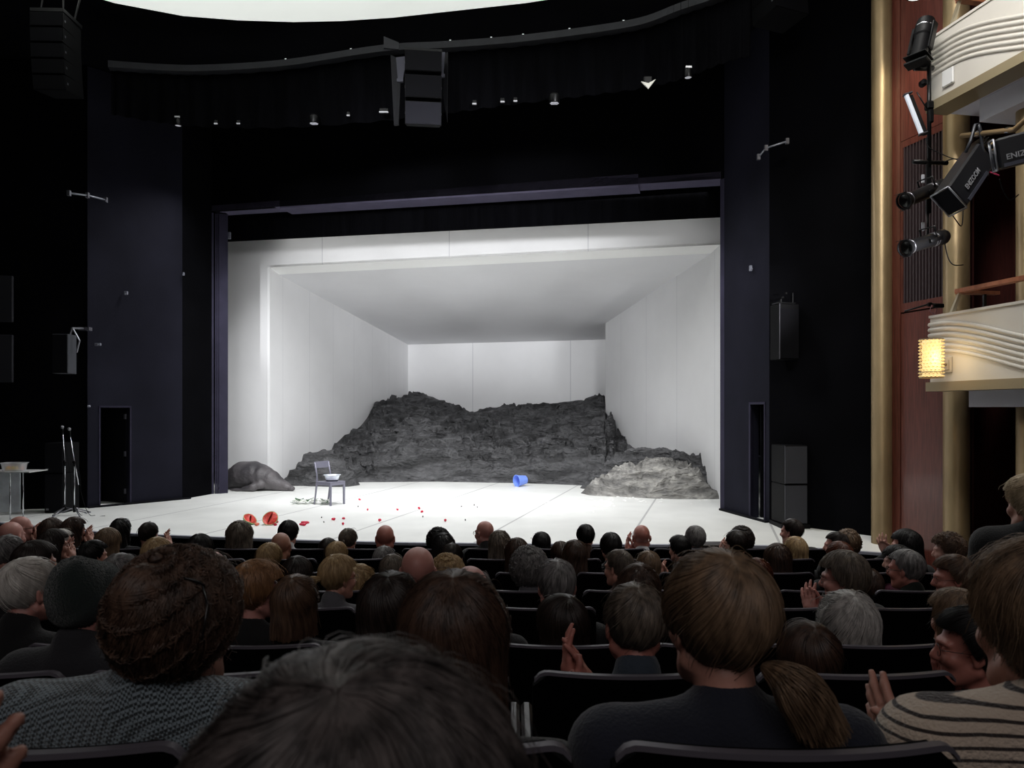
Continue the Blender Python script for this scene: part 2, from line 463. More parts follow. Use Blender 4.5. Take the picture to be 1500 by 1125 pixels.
# ---------------------------------------------------------------- ceiling
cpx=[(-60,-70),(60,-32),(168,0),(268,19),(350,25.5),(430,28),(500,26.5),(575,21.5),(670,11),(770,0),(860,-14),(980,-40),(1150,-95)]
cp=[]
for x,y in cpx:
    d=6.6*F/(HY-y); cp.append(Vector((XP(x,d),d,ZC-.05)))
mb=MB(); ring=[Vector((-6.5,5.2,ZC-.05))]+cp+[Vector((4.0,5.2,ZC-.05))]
mb.hull8(ring,[p+Vector((0,0,.05)) for p in ring]); struct(mb,'ceiling_white_glow',M_WHITEC)
mb=MB(); mb.box((-2.5,10,ZC+.12),(23,22,.2)); struct(mb,'ceiling_black',M_BLACK2)
# curved ledge and drape
lp=[(160,12.75),(230,12.95),(300,13.0),(420,12.9),(560,12.55),(660,12.3),(750,12.05),(850,11.75),(940,11.4),(1000,11.05),(1060,10.8),(1102,10.5)]
ypx=[92,97,98.5,91,70,64,57,45,30,8,-12,-30]
ybt=[165,177,184,185,175,163,151,139,127,113,90,79]
def smoothpts(P,n=6):
    P=[Vector(p) for p in P]; out=[]
    for i in range(len(P)-1):
        p0=P[max(i-1,0)];p1=P[i];p2=P[i+1];p3=P[min(i+2,len(P)-1)]
        for k in range(n):
            t=k/n; out.append(.5*((2*p1)+(p2-p0)*t+(2*p0-5*p1+4*p2-p3)*t*t+(3*p1-p0-3*p2+p3)*t**3))
    out.append(P[-1]); return out
top=smoothpts([W(x,y,d) for (x,d),y in zip(lp,ypx)]); bot=smoothpts([W(x,y,d) for (x,d),y in zip(lp,ybt)])
mb=MB()
for i in range(len(top)-1):
    a,b=top[i],top[i+1]; d=(b-a).normalized(); n2=Vector((-d.y,d.x,0)).normalized()
    q=[a-n2*.10,b-n2*.10,b+n2*.08,a+n2*.08]
    mb.hull8([p-Vector((0,0,.11)) for p in q],q)
led=thing('curved_drape_rail',(0,0,0),'long curved dark rail across the top of the stage opening, black drape hanging from it','rail')
mb.done('rail_beam',mat('rail_dark',(40,41,47),.7,var=.15),led)
mb=MB(); rng=np.random.RandomState(4)
for i in (18,22,30,34,37,41,46): mb.box(top[i]+Vector((0,-.05,.02)),(.03,.03,.03))
mb.done('bolt',M_CHROME,led)
# drape: folds
NV=7; cols=[]
V=[];N_=len(top)*4
def lerpl(P,t):
    t=t*(len(P)-1); i=min(int(t),len(P)-2); return P[i].lerp(P[i+1],t-i)
for i in range(N_):
    t=i/(N_-1); a=lerpl(top,t); b=lerpl(bot,t); b=Vector((a.x*.35+b.x*.65,a.y*.35+b.y*.65,b.z))
    for j in range(NV):
        s=j/(NV-1); p=a.lerp(b,s); p.y+=.035*math.sin(i*.83+.5*math.sin(i*.11))*(.3+.7*s)+.06; V.append(p)
for i in range(N_*NV): V.append(V[i]+Vector((0,.012,0)))
Fq=[]
m0=N_*NV
for i in range(N_-1):
    for j in range(NV-1):
        a=i*NV+j; Fq.append((a,a+NV,a+NV+1,a+1)); Fq.append((m0+a,m0+a+1,m0+a+NV+1,m0+a+NV))
dr=ob('drape',mesh_np('drape',V,Fq,M_CLOTH,True)); tag(dr,'black cloth drape hanging in folds from the curved rail above the stage','drape')

# ---------------------------------------------------------------- white box set
HT=EYE+3.48
FL=Vector((-5.93,18.1,0)); FR=Vector((4.39,15.6,0)); BL=Vector((-3.79,27,0)); BR=Vector((3.17,25.02,0)); RW=Vector((2.87,22.7,0))
fd=(FR-FL).normalized(); inn=Vector((-fd.y,fd.x,0))
if inn.y<0: inn=-inn
mb=MB(); wallquad(mb,(FL-fd*1.35)[:2],FL[:2],0,HT,.04); struct(mb,'wall_set_wing',M_SETW)
mb=MB(); wallquad(mb,(FL-fd*1.35)[:2],(FR+fd*.6)[:2],HT,EYE+4.9,.04); struct(mb,'wall_set_fascia',M_SETW)
ld=(BL-FL).normalized()
def post(mb,a,b,z0,za,zb,th):
    """upright flat with its own top heights, thickness th (a Vector)"""
    mb.hull8([a+Vector((0,0,z0)),b+Vector((0,0,z0)),b+th+Vector((0,0,z0)),a+th+Vector((0,0,z0))],
             [a+Vector((0,0,za)),b+Vector((0,0,zb)),b+th+Vector((0,0,zb)),a+th+Vector((0,0,za))])
FLi=FL+ld*.42+inn*0; 
rd2=(RW-FR).normalized(); FRi=FR+rd2*.42
HB=EYE+2.37; HRW=EYE+2.72
mb=MB(); post(mb,FL,FL+ld*.06,0,HT,HT,Vector((-.06,0,0))); post(mb,FL+ld*.06,BL,0,HT,HB+.1,Vector((-.06,0,0))); struct(mb,'wall_set_left',M_SETW)
mb=MB(); post(mb,FR,RW,0,HT,HRW+.15,Vector((.07,.02,0))); struct(mb,'wall_set_right',M_SETW)
mb=MB(); wallquad(mb,(BL-fd*.1)[:2],(BR+(BR-BL).normalized()*2.2)[:2],0,HB+.3,.05); struct(mb,'wall_set_back',M_SETW)
mb=MB(); a,b,c,d=FL+Vector((0,0,HT)),FR+Vector((0,0,HT)),FRi+Vector((0,0,HT-.10)),FLi+Vector((0,0,HT-.10))
up=Vector((0,0,.05)); a2,b2=a-inn*0,b
mb.hull8([a,b,c,d],[p+up for p in (a,b,c,d)]); struct(mb,'trim_set_edge',M_SETE)
BRx=BR+(BR-BL).normalized()*2.2; FRx=FRi+fd*2.0
mb=MB()
q=[FLi+Vector((0,0,HT-.10)),FRi+Vector((0,0,HT-.10)),BR+Vector((0,0,HB)),BL+Vector((0,0,HB))]
mb.hull8(q,[p+up for p in q])
q=[FRi+Vector((0,0,HT-.10)),FRx+Vector((0,0,HT-.10)),BRx+Vector((0,0,HB)),BR+Vector((0,0,HB))]
mb.hull8(q,[p+up for p in q]); struct(mb,'ceiling_set',M_SETC)
mb=MB(); q=RW+Vector((3.2,.3,0)); wallquad(mb,(q.x,q.y),((q+Vector((.8,4,0))).x,(q+Vector((.8,4,0))).y),0,HT); struct(mb,'wall_set_niche',M_SETW)
# black back of the stage house
mb=MB(); wallquad(mb,(-15,30.5),(12,30.5),0,ZC+2); wallquad(mb,(-15,30.5),(-13.5,14),0,ZC+2); wallquad(mb,(11,30.5),(9.5,15),0,ZC+2); struct(mb,'wall_stage_house',M_BLACK2)

# ================================================================ rock landscape
def wall_D(px):
    s=(px-HX)/F
    def hit(a,b):
        d=b-a; t=(s*a.y-a.x)/(d.x-s*d.y); return a.y+d.y*t
    if px<=598: return hit(FL,BL)
    if px<=887: return hit(BL,BR)
    return hit(FR,RW)
def interp(P,x): return float(np.interp(x,[p[0] for p in P],[p[1] for p in P]))
def rock_mat(name,c1,c2,b=.9):
    m=mat(name,c1,.62,col2=c2,vscale=5,stretch=(1,1,2.2),bump=b,bscale=7,spec=.5)
    nt=m.node_tree;N=nt.nodes;L=nt.links
    bp=[x for x in N if x.type=='BUMP'][0]; bp.inputs['Distance'].default_value=.12
    tc=[x for x in N if x.type=='TEX_COORD'][0]
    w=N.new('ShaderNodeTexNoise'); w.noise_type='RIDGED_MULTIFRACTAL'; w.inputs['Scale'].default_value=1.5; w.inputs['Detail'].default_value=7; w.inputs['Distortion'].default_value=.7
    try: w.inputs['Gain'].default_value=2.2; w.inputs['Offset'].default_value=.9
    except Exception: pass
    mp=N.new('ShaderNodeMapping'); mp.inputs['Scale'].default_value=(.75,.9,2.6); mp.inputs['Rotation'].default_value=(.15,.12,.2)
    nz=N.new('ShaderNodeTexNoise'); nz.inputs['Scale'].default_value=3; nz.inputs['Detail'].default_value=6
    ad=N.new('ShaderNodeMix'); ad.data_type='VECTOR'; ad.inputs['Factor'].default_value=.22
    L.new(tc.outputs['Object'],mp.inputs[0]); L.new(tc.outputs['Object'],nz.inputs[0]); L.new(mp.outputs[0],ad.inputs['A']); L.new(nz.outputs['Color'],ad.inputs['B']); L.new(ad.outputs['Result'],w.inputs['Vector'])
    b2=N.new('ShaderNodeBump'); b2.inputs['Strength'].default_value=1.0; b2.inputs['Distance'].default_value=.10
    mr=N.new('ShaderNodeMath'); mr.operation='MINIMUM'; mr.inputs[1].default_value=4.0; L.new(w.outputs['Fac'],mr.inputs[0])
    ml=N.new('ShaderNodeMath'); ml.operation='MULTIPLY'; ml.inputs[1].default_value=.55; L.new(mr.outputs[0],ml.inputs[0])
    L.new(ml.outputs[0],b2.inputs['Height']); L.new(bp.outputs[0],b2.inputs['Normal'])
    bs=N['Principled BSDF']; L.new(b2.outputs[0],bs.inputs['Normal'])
    base=bs.inputs['Base Color'].links[0].from_socket; r3=N.new('ShaderNodeValToRGB'); r3.color_ramp.elements[0].position=.15; r3.color_ramp.elements[0].color=(.42,.42,.42,1); r3.color_ramp.elements[1].position=.75; r3.color_ramp.elements[1].color=(1.7,1.7,1.68,1)  # shade in the creases and light on the ridges painted into the rock colour
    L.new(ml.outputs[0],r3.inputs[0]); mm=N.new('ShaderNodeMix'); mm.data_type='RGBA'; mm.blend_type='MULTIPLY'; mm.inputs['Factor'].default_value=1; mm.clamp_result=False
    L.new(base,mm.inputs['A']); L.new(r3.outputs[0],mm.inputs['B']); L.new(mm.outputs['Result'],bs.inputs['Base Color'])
    return m
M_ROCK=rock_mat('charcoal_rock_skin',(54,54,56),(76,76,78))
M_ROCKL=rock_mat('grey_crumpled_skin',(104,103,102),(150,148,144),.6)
topline=[(410,706),(440,690),(485,663),(487,655),(505,637),(517,634),(530,622),(538,612),(543,602),(549,591),(556,588),(575,588),(598,582),(620,582),(640,586),(665,592),(678,598),(690,604),(697,603),(705,600),(760,596),(800,592),(830,589),(886,587),(887,613),(897,615),(903,636),(922,656),(940,664),(1000,676),(1060,706)]
frontD=[(410,19.0),(440,18.9),(500,19.2),(640,19.4),(760,19.0),(830,18.6),(900,18.0),(1000,17.3),(1060,16.9)]
def strata(P):
    w=pnoise(P*np.array([.35,.35,.35])+5)*1.2
    q=P*np.array([.55,.9,3.2])+w[...,None]
    return fbm(q,5,.55,True)
def rockmesh():
    nx,nt_=420,190
    pxs=np.linspace(412,1060,nx); V=np.zeros((nx,nt_,3))
    for i,px in enumerate(pxs):
        Df=interp(frontD,px); Dw=max(wall_D(px)-.03,Df+.12); yb=interp(topline,px); zb=EYE-(yb-HY)/F*Dw
        t=np.linspace(0,1,nt_)
        D=Df+(Dw-Df)*t
        # rises fast at the foot, rolls on, then climbs to the wall
        f=.20*np.clip(t/.035,0,1)**.6+.10*np.sin(np.clip(t/.5,0,1)*PI)*1.0+.80*t**1.05
        f=f/f[-1]; z=zb*f
        V[i,:,0]=(px-HX)/F*D; V[i,:,1]=D; V[i,:,2]=z
    t=np.linspace(0,1,nt_)[None,:]
    amp=np.clip(t/.04,0,1)*np.clip((1-t)/.10,.03,1)*np.clip((pxs-410)/60,0.2,1)[:,None]*np.clip((1064-pxs)/70,0.15,1)[:,None]
    s=strata(V); g=fbm(V*np.array([.5,.5,.6])+9,3)
    s2=fbm(V*np.array([1.8,2.2,5.0])+3,4,.55,True)
    dz=amp*(.20*(s-.9)+.50*g+.09*(s2-.9))
    # terrace steps
    V[...,2]+=dz
    st=.24; k=V[...,2]/st+pnoise(V*np.array([.8,.8,0.1])+2)*1.5; fr_=k-np.floor(k)
    V[...,2]+=amp*st*.75*(np.clip(fr_*3,0,1)-fr_)*.9
    V[...,2]=np.maximum(V[...,2],0.0)
    V[:,0,2]=0
    V[...,0]+=amp*.10*pnoise(V*2.3+4); V[...,1]+=amp*(.26*pnoise(V*2.1)-.12*(s-.9)+.05*(s2-.9))
    # the great slab at the top left
    pt=V.reshape(-1,3)
    idx=np.arange(nx*nt_).reshape(nx,nt_)
    Q=np.stack([idx[:-1,:-1],idx[1:,:-1],idx[1:,1:],idx[:-1,1:]],-1).reshape(-1,4)
    return pt,Q,idx,nx,nt_
pt,Q,idx,nx,nt_=rockmesh()
# close the sides and the back down to the floor
def skirt(pt,Q,idx):
    lo=[];Qs=[]
    ring=list(idx[:,0])+list(idx[-1,1:])+list(idx[::-1,-1][1:])+list(idx[0,::-1][1:-1])
    n0=len(pt); low=pt[ring].copy(); low[:,2]=-.01
    m=len(ring); Qs=np.array([[ring[i],n0+i,n0+(i+1)%m,ring[(i+1)%m]] for i in range(m)])
    return np.concatenate([pt,low]),np.concatenate([Q,Qs])
pt,Q=skirt(pt,Q,idx)
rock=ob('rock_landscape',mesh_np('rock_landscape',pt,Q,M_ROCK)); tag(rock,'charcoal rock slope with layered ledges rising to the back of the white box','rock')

def mound(name,c,rx,ry,h,m,seed,amp,lab,crump=False,rz=0,step=0.0,prof=None):
    na,nr=260,90
    a=np.linspace(0,2*PI,na,endpoint=False)[:,None]; r=np.linspace(0,1,nr)[None,:]
    rr=1+.16*np.sin(a*2+seed)+.12*np.sin(a*3+seed*2)+.05*np.sin(a*7+seed)
    X=np.cos(a)*r*rx*rr; Y=np.sin(a)*r*ry*rr
    Z=h*(1-r**3.0)**.8*np.ones_like(a)
    if prof is not None: Z=Z*np.interp(X/rx,[p[0] for p in prof],[p[1] for p in prof])
    P=np.stack([X,Y,Z],-1); am=np.clip(r*1.0+.4,0,1)*np.clip((1-r)*8,0,1)[...,None][...,0]
    N1=fbm(P*np.array([1.1,1.1,1.6])+seed,4,.5)
    N2=fbm(P*np.array([1.6,1.6,3.])+seed*3,5,.55,True)
    wv=fbm(P*np.array([2.2,2.2,3.4])+seed*2+pnoise(P*1.2+seed)[...,None]*1.3,4,.5,True)
    k=amp*( .9*N1 + .28*(N2-.9) + (.75*(wv-.9) if crump else 0))
    P[...,2]=np.maximum(Z+am*k*np.minimum(1,Z/h*2.0+.1),0)
    P[...,0]+=am*amp*.5*pnoise(P*2.5+7); P[...,1]+=am*amp*.5*pnoise(P*2.5+17)
    if step>0:
        kk=P[...,2]/step; f_=kk-np.floor(kk); P[...,2]+=am*step*(np.clip(f_*2.5,0,1)-f_)*.8
    P[:,-1,2]=-.005
    idx=np.arange(na*nr).reshape(na,nr); Q=np.stack([idx[:,:-1],np.roll(idx,-1,0)[:,:-1],np.roll(idx,-1,0)[:,1:],idx[:,1:]],-1).reshape(-1,4)[:,::-1]
    o=ob(name,mesh_np(name,P.reshape(-1,3),Q,m),None,c,(0,0,rz)); tag(o,lab,'rock'); return o
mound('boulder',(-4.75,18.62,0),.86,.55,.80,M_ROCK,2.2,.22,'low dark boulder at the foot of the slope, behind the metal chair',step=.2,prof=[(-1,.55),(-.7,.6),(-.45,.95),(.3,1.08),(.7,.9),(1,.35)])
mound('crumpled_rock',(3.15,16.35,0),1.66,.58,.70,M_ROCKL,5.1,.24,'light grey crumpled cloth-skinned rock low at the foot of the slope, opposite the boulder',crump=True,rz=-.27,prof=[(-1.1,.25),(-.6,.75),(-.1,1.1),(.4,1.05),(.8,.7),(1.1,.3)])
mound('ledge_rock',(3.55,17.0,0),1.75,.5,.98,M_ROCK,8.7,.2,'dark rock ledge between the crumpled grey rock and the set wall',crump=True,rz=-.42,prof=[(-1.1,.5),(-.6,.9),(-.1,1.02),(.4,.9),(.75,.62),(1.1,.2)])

# ================================================================ walrus
def walrus():
    f=Field((-1.0,-.6,-.06),(1.0,.6,.95),.013)
    # spine from the rump (left) to the head (right)
    sp=[((-.62,0,.30),.30),((-.45,0,.36),.35),((-.2,0,.36),.355),((.05,0,.31),.32),((.28,0,.24),.25),((.45,0,.17),.18),((.60,0,.13),.13),((.72,-.02,.10),.10),((.82,-.03,.075),.07)]
    for (a,ra),(b,rb) in zip(sp[:-1],sp[1:]): f.cap(a,b,ra*.97,rb*.97,k=.06)
    f.ell((.86,-.03,.065),(.07,.075,.06),k=.03)
    # hind flippers under the rump
    for s,dx in ((-1,-.05),(1,.04)):
        f.cap((-.66,s*.12,.16),(-.80,s*.12,.06),.11,.06,k=.05); f.ell((-.90+dx,s*.13-.03,.035),(.17,.07,.03),k=.04)
    # front flippers, near one folded back along the body
    f.cap((.18,-.25,.16),(.05,-.36,.11),.10,.085,k=.05); f.cap((.05,-.36,.10),(-.18,-.38,.055),.085,.06,k=.05); f.ell((-.36,-.37,.035),(.2,.085,.035),k=.04)
    f.cap((.18,.25,.16),(.1,.36,.08),.10,.06,k=.05); f.ell((-.05,.40,.035),(.2,.085,.035),k=.04)
    f.ell((.87,-.08,.10),(.012,.012,.012),k=.01)
    V,Q=f.mesh()
    ph=V[:,0]*28+4*pnoise(V*2.5)+V[:,2]*9
    ww=np.clip((V[:,2]-.05)*6,0,1)*np.clip(1.1-np.abs(V[:,0]-.15)*1.6,0,1)
    n=V-np.array([0,0,.25]); n[:,0]=0; n/=np.linalg.norm(n,axis=1)[:,None]+1e-6
    V=V+n*(.007*np.sin(ph)*ww+.012*fbm(V*6,3))[:,None]; V[:,2]=np.maximum(V[:,2],0)
    m=mat('grey_brown_hide',(52,50,54),.5,col2=(96,92,94),vscale=2.2,bump=.5,bscale=22)
    r=thing('walrus',(-5.93,17.42,0),'dark grey walrus figure lying with its head low beside the boulder','walrus',rz=-.27)
    r.scale=(1.0,1.0,.93)
    ob('body',mesh_np('walrus_body',V,Q,m),r)
    return r
walrus()

# ================================================================ things on the stage
def metal_chair():
    c=G(484,739)                                  # near legs stand about here
    r=thing('metal_chair',(c.x,c.y+.02,0),'grey metal chair alone on the white stage with a steel basin on its seat','chair',rz=math.radians(58))
    # local: the sitter looks along -y ; built with the back at +y
    m=mat('grey_enamel',(128,127,142),.35,metal=.35)
    w,dp,hs=.40,.40,.455
    mb=MB(); mb.box((0,0,hs),(w,dp,.022),bev=.008); mb.done('seat',m,r)
    mb=MB(); 
    for s in (-1,1): mb.box((s*(w/2-.012),0,hs-.035),(.018,dp-.03,.05))
    for s in (-1,1): mb.box((0,s*(dp/2-.012),hs-.035),(w-.03,.018,.05))
    mb.done('seat_frame',m,r)
    for s in (-1,1):
        mb=MB(); x=s*(w/2-.018); mb.hull8([(x-.016,-dp/2,0),(x+.016,-dp/2,0),(x+.016,-dp/2+.03,0),(x-.016,-dp/2+.03,0)],[(x-.018,-dp/2,hs),(x+.018,-dp/2,hs),(x+.018,-dp/2+.036,hs),(x-.018,-dp/2+.036,hs)]); mb.done('leg',m,r)
        mb=MB(); mb.tube([(x,dp/2+.07,0),(x,dp/2+.03,.2),(x,dp/2-.01,hs),(x,dp/2+.0,.62),(x,dp/2+.05,.84)],[.015,.017,.019,.018,.015],8); mb.done('leg',m,r,True)
    mb=MB(); P=[]
    for i in range(9):
        u=-1+2*i/8; P.append((u*(w/2-.005), dp/2+.035+.03*(1-u*u)))
    for i in range(8):
        (x0,y0),(x1,y1)=P[i],P[i+1]
        mb.hull8([(x0,y0,.72),(x1,y1,.72),(x1,y1+.014,.72),(x0,y0+.014,.72)],[(x0,y0+.02,.85),(x1,y1+.02,.85),(x1,y1+.034,.85),(x0,y0+.034,.85)])
    mb.done('backrest',m,r)
    # basin on the seat
    a=thing('basin',(c.x+.03,c.y+.02,hs+.013),'square steel basin with a flared rim standing on the metal chair','basin',rz=math.radians(12))
    mb=MB(); V=[];Fs=[]
    def ring(hw,z,n=24):
        out=[]
        for k in range(n):
            an=2*PI*k/n; e=.55; cx=math.copysign(abs(math.cos(an))**e,math.cos(an)); cy=math.copysign(abs(math.sin(an))**e,math.sin(an)); out.append((cx*hw,cy*hw*.8,z))
        return out
    rings=[ring(.105,0),ring(.12,.02),ring(.15,.115),ring(.17,.12),ring(.168,.124),ring(.145,.117),ring(.115,.022),ring(.1,.006)]
    for q in rings: V+=q
    for i in range(len(rings)-1):
        for k in range(24): Fs.append((i*24+k,i*24+(k+1)%24,(i+1)*24+(k+1)%24,(i+1)*24+k))
    Fs.append(tuple(range(24))[::-1]); Fs.append(tuple(7*24+k for k in range(24)))
    MB().add(V,Fs).done('bowl',mat('pale_steel',(215,220,230),.3,metal=.55),a,True,angle=50)
    MB().add(ring(.107,-.012+.012)+ring(.125,.022),[(k,(k+1)%24,(k+1)%24+24,k+24) for k in range(24)]+[tuple(range(24))[::-1]]).done('base_band',mat('dark_rubber',(25,25,40),.6),a,True)
    return r
metal_chair()
def bucket():
    c=G(761,713)
    R=Euler((0,math.radians(-90-4),math.radians(34))).to_matrix()      # lying, mouth towards the left front
    r=thing('bucket',(c.x+.04,c.y+.1,.148),'blue plastic bucket lying on its side on the white floor','bucket')
    m=mat('blue_plastic',(118,148,232),.45); rr=.30
    pr=[(.105,-.13),(.145,.13),(.152,.13),(.152,.142),(.14,.142),(.138,.13),(.1,-.122),(0,-.122)]
    MB().lathe([(0,-.13)]+pr,n=32,R=R).done('body',m,r,True,angle=40)
    t=MB(); P=[R@Vector((.153*math.cos(a),.153*math.sin(a)*1,.13)) for a in np.linspace(0,PI,16)]
    t.tube(P,.004,6).done('handle',M_CHROME,r,True)
bucket()
# melon
def melon(name,c,r_,a0,a1,rot,lab):
    t=thing(name,c,lab,'watermelon',rot=rot)
    n,m=22,14
    def surf(rad,th=None):
        return [(rad*math.cos(u)*math.cos(v),rad*math.sin(u)*math.cos(v)*.95,rad*math.sin(v)) for v in np.linspace(-PI/2,PI/2,m) for u in np.linspace(a0,a1,n)]
    fs=[(j*n+i,j*n+i+1,(j+1)*n+i+1,(j+1)*n+i) for j in range(m-1) for i in range(n-1)]
    MB().add(surf(r_),fs).done('rind',mat('melon_rind',(58,110,50),.4,col2=(130,165,90),vscale=9,stretch=(1,1,.2)),t,True)
    A=surf(r_*.985); B=surf(r_*.93); k=len(A)
    rim=[]
    for col_ in (0,n-1):
        for j in range(m-1):
            a=j*n+col_; rim.append((a,a+n,k+a+n,k+a))
    MB().add(A+B,rim).done('pith',mat('melon_pith',(226,232,170),.5),t)
    C=surf(r_*.93); C2=[(x*.15,y*.15,z*.8) for x,y,z in C]; kk=len(C); f2=list(fs)
    for col_ in (0,n-1):
        for j in range(m-1):
            a=j*n+col_; f2.append((a,a+n,kk+a+n,kk+a))
    MB().add(C+C2,f2).done('flesh',mat('melon_flesh',(226,72,62),.35,var=.2,vscale=20,bump=.5,bscale=30),t,True)
c=G(367,768); melon('watermelon_piece',(c.x,c.y,.10),.12,math.radians(0),math.radians(165),(-1.0,.55,.55),'broken watermelon piece showing its green rind, beside the split half')
c=G(395,769); melon('watermelon_half',(c.x,c.y+.02,.11),.13,math.radians(10),math.radians(180),(math.radians(-38),0.12,math.radians(-10)),'split watermelon half with red flesh facing the audience')
M_PET=mat('red_fruit',(205,20,62),.4); M_PEACH=mat('pale_red_fruit',(232,120,95),.5); M_DK=mat('dark_crumb',(70,66,64),.8)
rng=np.random.RandomState(11)
def petal(px,py,wpx,hpx,m,lab,name='fruit_scrap',cat='fruit',grp=None,n=4):
    c=G(px,py); sx=.8*wpx/F*c.y/2; mb=MB()
    f=Field((-sx*1.7,-sx*1.7,-.02),(sx*1.7,sx*1.7,.08),max(.004,sx/9))
    for k in range(n):
        f.ell((rng.uniform(-.6,.6)*sx,rng.uniform(-.5,.5)*sx,.01+rng.uniform(0,.012)),(sx*rng.uniform(.4,.6),sx*rng.uniform(.3,.55),.012+hpx/F*c.y*.18),k=.01)
    V,Q_=f.mesh(); V[:,2]+=.006*pnoise(V*60); V[:,2]-=V[:,2].min()
    o=ob(name,mesh_np(name,V,Q_,m),None,(c.x,c.y,0.001)); tag(o,lab,cat,grp); return o
reds=[(489,762,9,3),(503,761,6,2),(503,769,5,2),(556,764,8,3),(614,746,6,3),(618,751,5,2),(652,764,6,3),(538,748,4,2),(582,748,4,2),(527,733,5,2),(447,767,16,2),(443,770,14,3),(403,770,7,3),(405,766,7,2)]
reds_lab=['red fruit scrap, widest of the loose ones in front of the chair','small red scrap beside the widest one','smallest red scrap nearest the audience below the chair','flat red scrap halfway between the chair and the stage edge','red scrap with a peaked top, upper of a pair mid-stage','lower red scrap of the mid-stage pair','lone red scrap above the curly dark head','tiny red crumb just in front of the chair','tiny red crumb in line with the mid-stage pair','thin red scrap lying beside the chair legs','long thin strip of red fruit behind the man in a white shirt','long red smear nearer the edge than the thin strip','red chunk fallen from the melon half','pale red sliver beside the melon half']
for (x,y,w,h),lb in zip(reds,reds_lab): petal(x,y,w,h,M_PET,lb,grp='scattered red fruit scraps')
petal(376,770,12,4,M_PEACH,'pale red fruit pulp spilled under the broken melon piece',n=6); petal(360,766,8,3,M_PEACH,'small lump of pulp at the outer side of the melon piece',n=4)
for (x,y) in ((471,759),(474,766),(676,743),(694,741),(699,744),(619,758),(524,743),(682,763)):
    petal(x,y,3,1,M_DK,'tiny dark crumb lying on the white stage floor','crumb','crumb','dark crumbs on the stage',n=2)
# white flowers with leaves
def flowers(name,px,py,span,lab,k,seed):
    rg=np.random.RandomState(seed); c=G(px,py); s=span/F*c.y
    t=thing(name,(c.x,c.y,0),lab,'flowers')
    f=Field((-s*.7,-.22,-.02),(s*.7,.22,.12),.009)
    for i in range(k):
        x,y=rg.uniform(-.5,.5)*s,rg.uniform(-.12,.12); z=.035+rg.uniform(0,.025)
        for a in range(5):
            an=a*2*PI/5+rg.uniform(0,1); f.ell((x+.03*math.cos(an),y+.03*math.sin(an),z+.02),(.026,.026,.014),k=.004)
    V,Q_=f.mesh(); ob('blossom',mesh_np('blossom',V,Q_,mat('white_petals',(238,240,232),.6)),t)
    mb=MB()
    for i in range(k*6):
        x,y=rg.uniform(-.56,.56)*s,rg.uniform(-.16,.16); an=rg.uniform(0,2*PI); L_=rg.uniform(.08,.13); z=rg.uniform(.01,.08)
        d=Vector((math.cos(an),math.sin(an),rg.uniform(0,.4))); q=Vector((-d.y,d.x,0))*.35; p=Vector((x,y,z))
        mb.hull8([p,p+d*L_*.5+q*L_*.5,p+d*L_,p+d*L_*.5-q*L_*.5],[v+Vector((0,0,.002)) for v in (p,p+d*L_*.5+q*L_*.5,p+d*L_,p+d*L_*.5-q*L_*.5)])
    mb.done('leaf',mat('leaf_green',(30,84,34),.5),t); tag(t.children[-1],kind='stuff')
flowers('flower_bunch',446,738,30,'bunch of white flowers with green leaves lying beside the chair',9,1)
flowers('flower_sprig',476,738,16,'small sprig of white flowers under the metal chair',4,2)
mb=MB(); rg=np.random.RandomState(5)
fl=Field((-.1,-.1,-.01),(.1,.1,.03),.01)
V=[];Fs=[]
for i in range(150):
    px,py=rg.choice([rg.uniform(770,900),rg.uniform(880,1050)]),0; py=rg.normal(738,6) if px<900 else rg.normal(728,4)
    c=G(px,max(722,py)); r_=rg.uniform(.012,.045)
    mb.lathe([(r_,0),(r_*.7,.008),(0.001,.012)],(c.x,c.y,.001),7)
o=mb.done('flour_litter',mat('white_flour',(252,252,250),.9),None,True); tag(o,'white powder litter strewn on the floor before the crumpled rock','litter',kind='stuff')

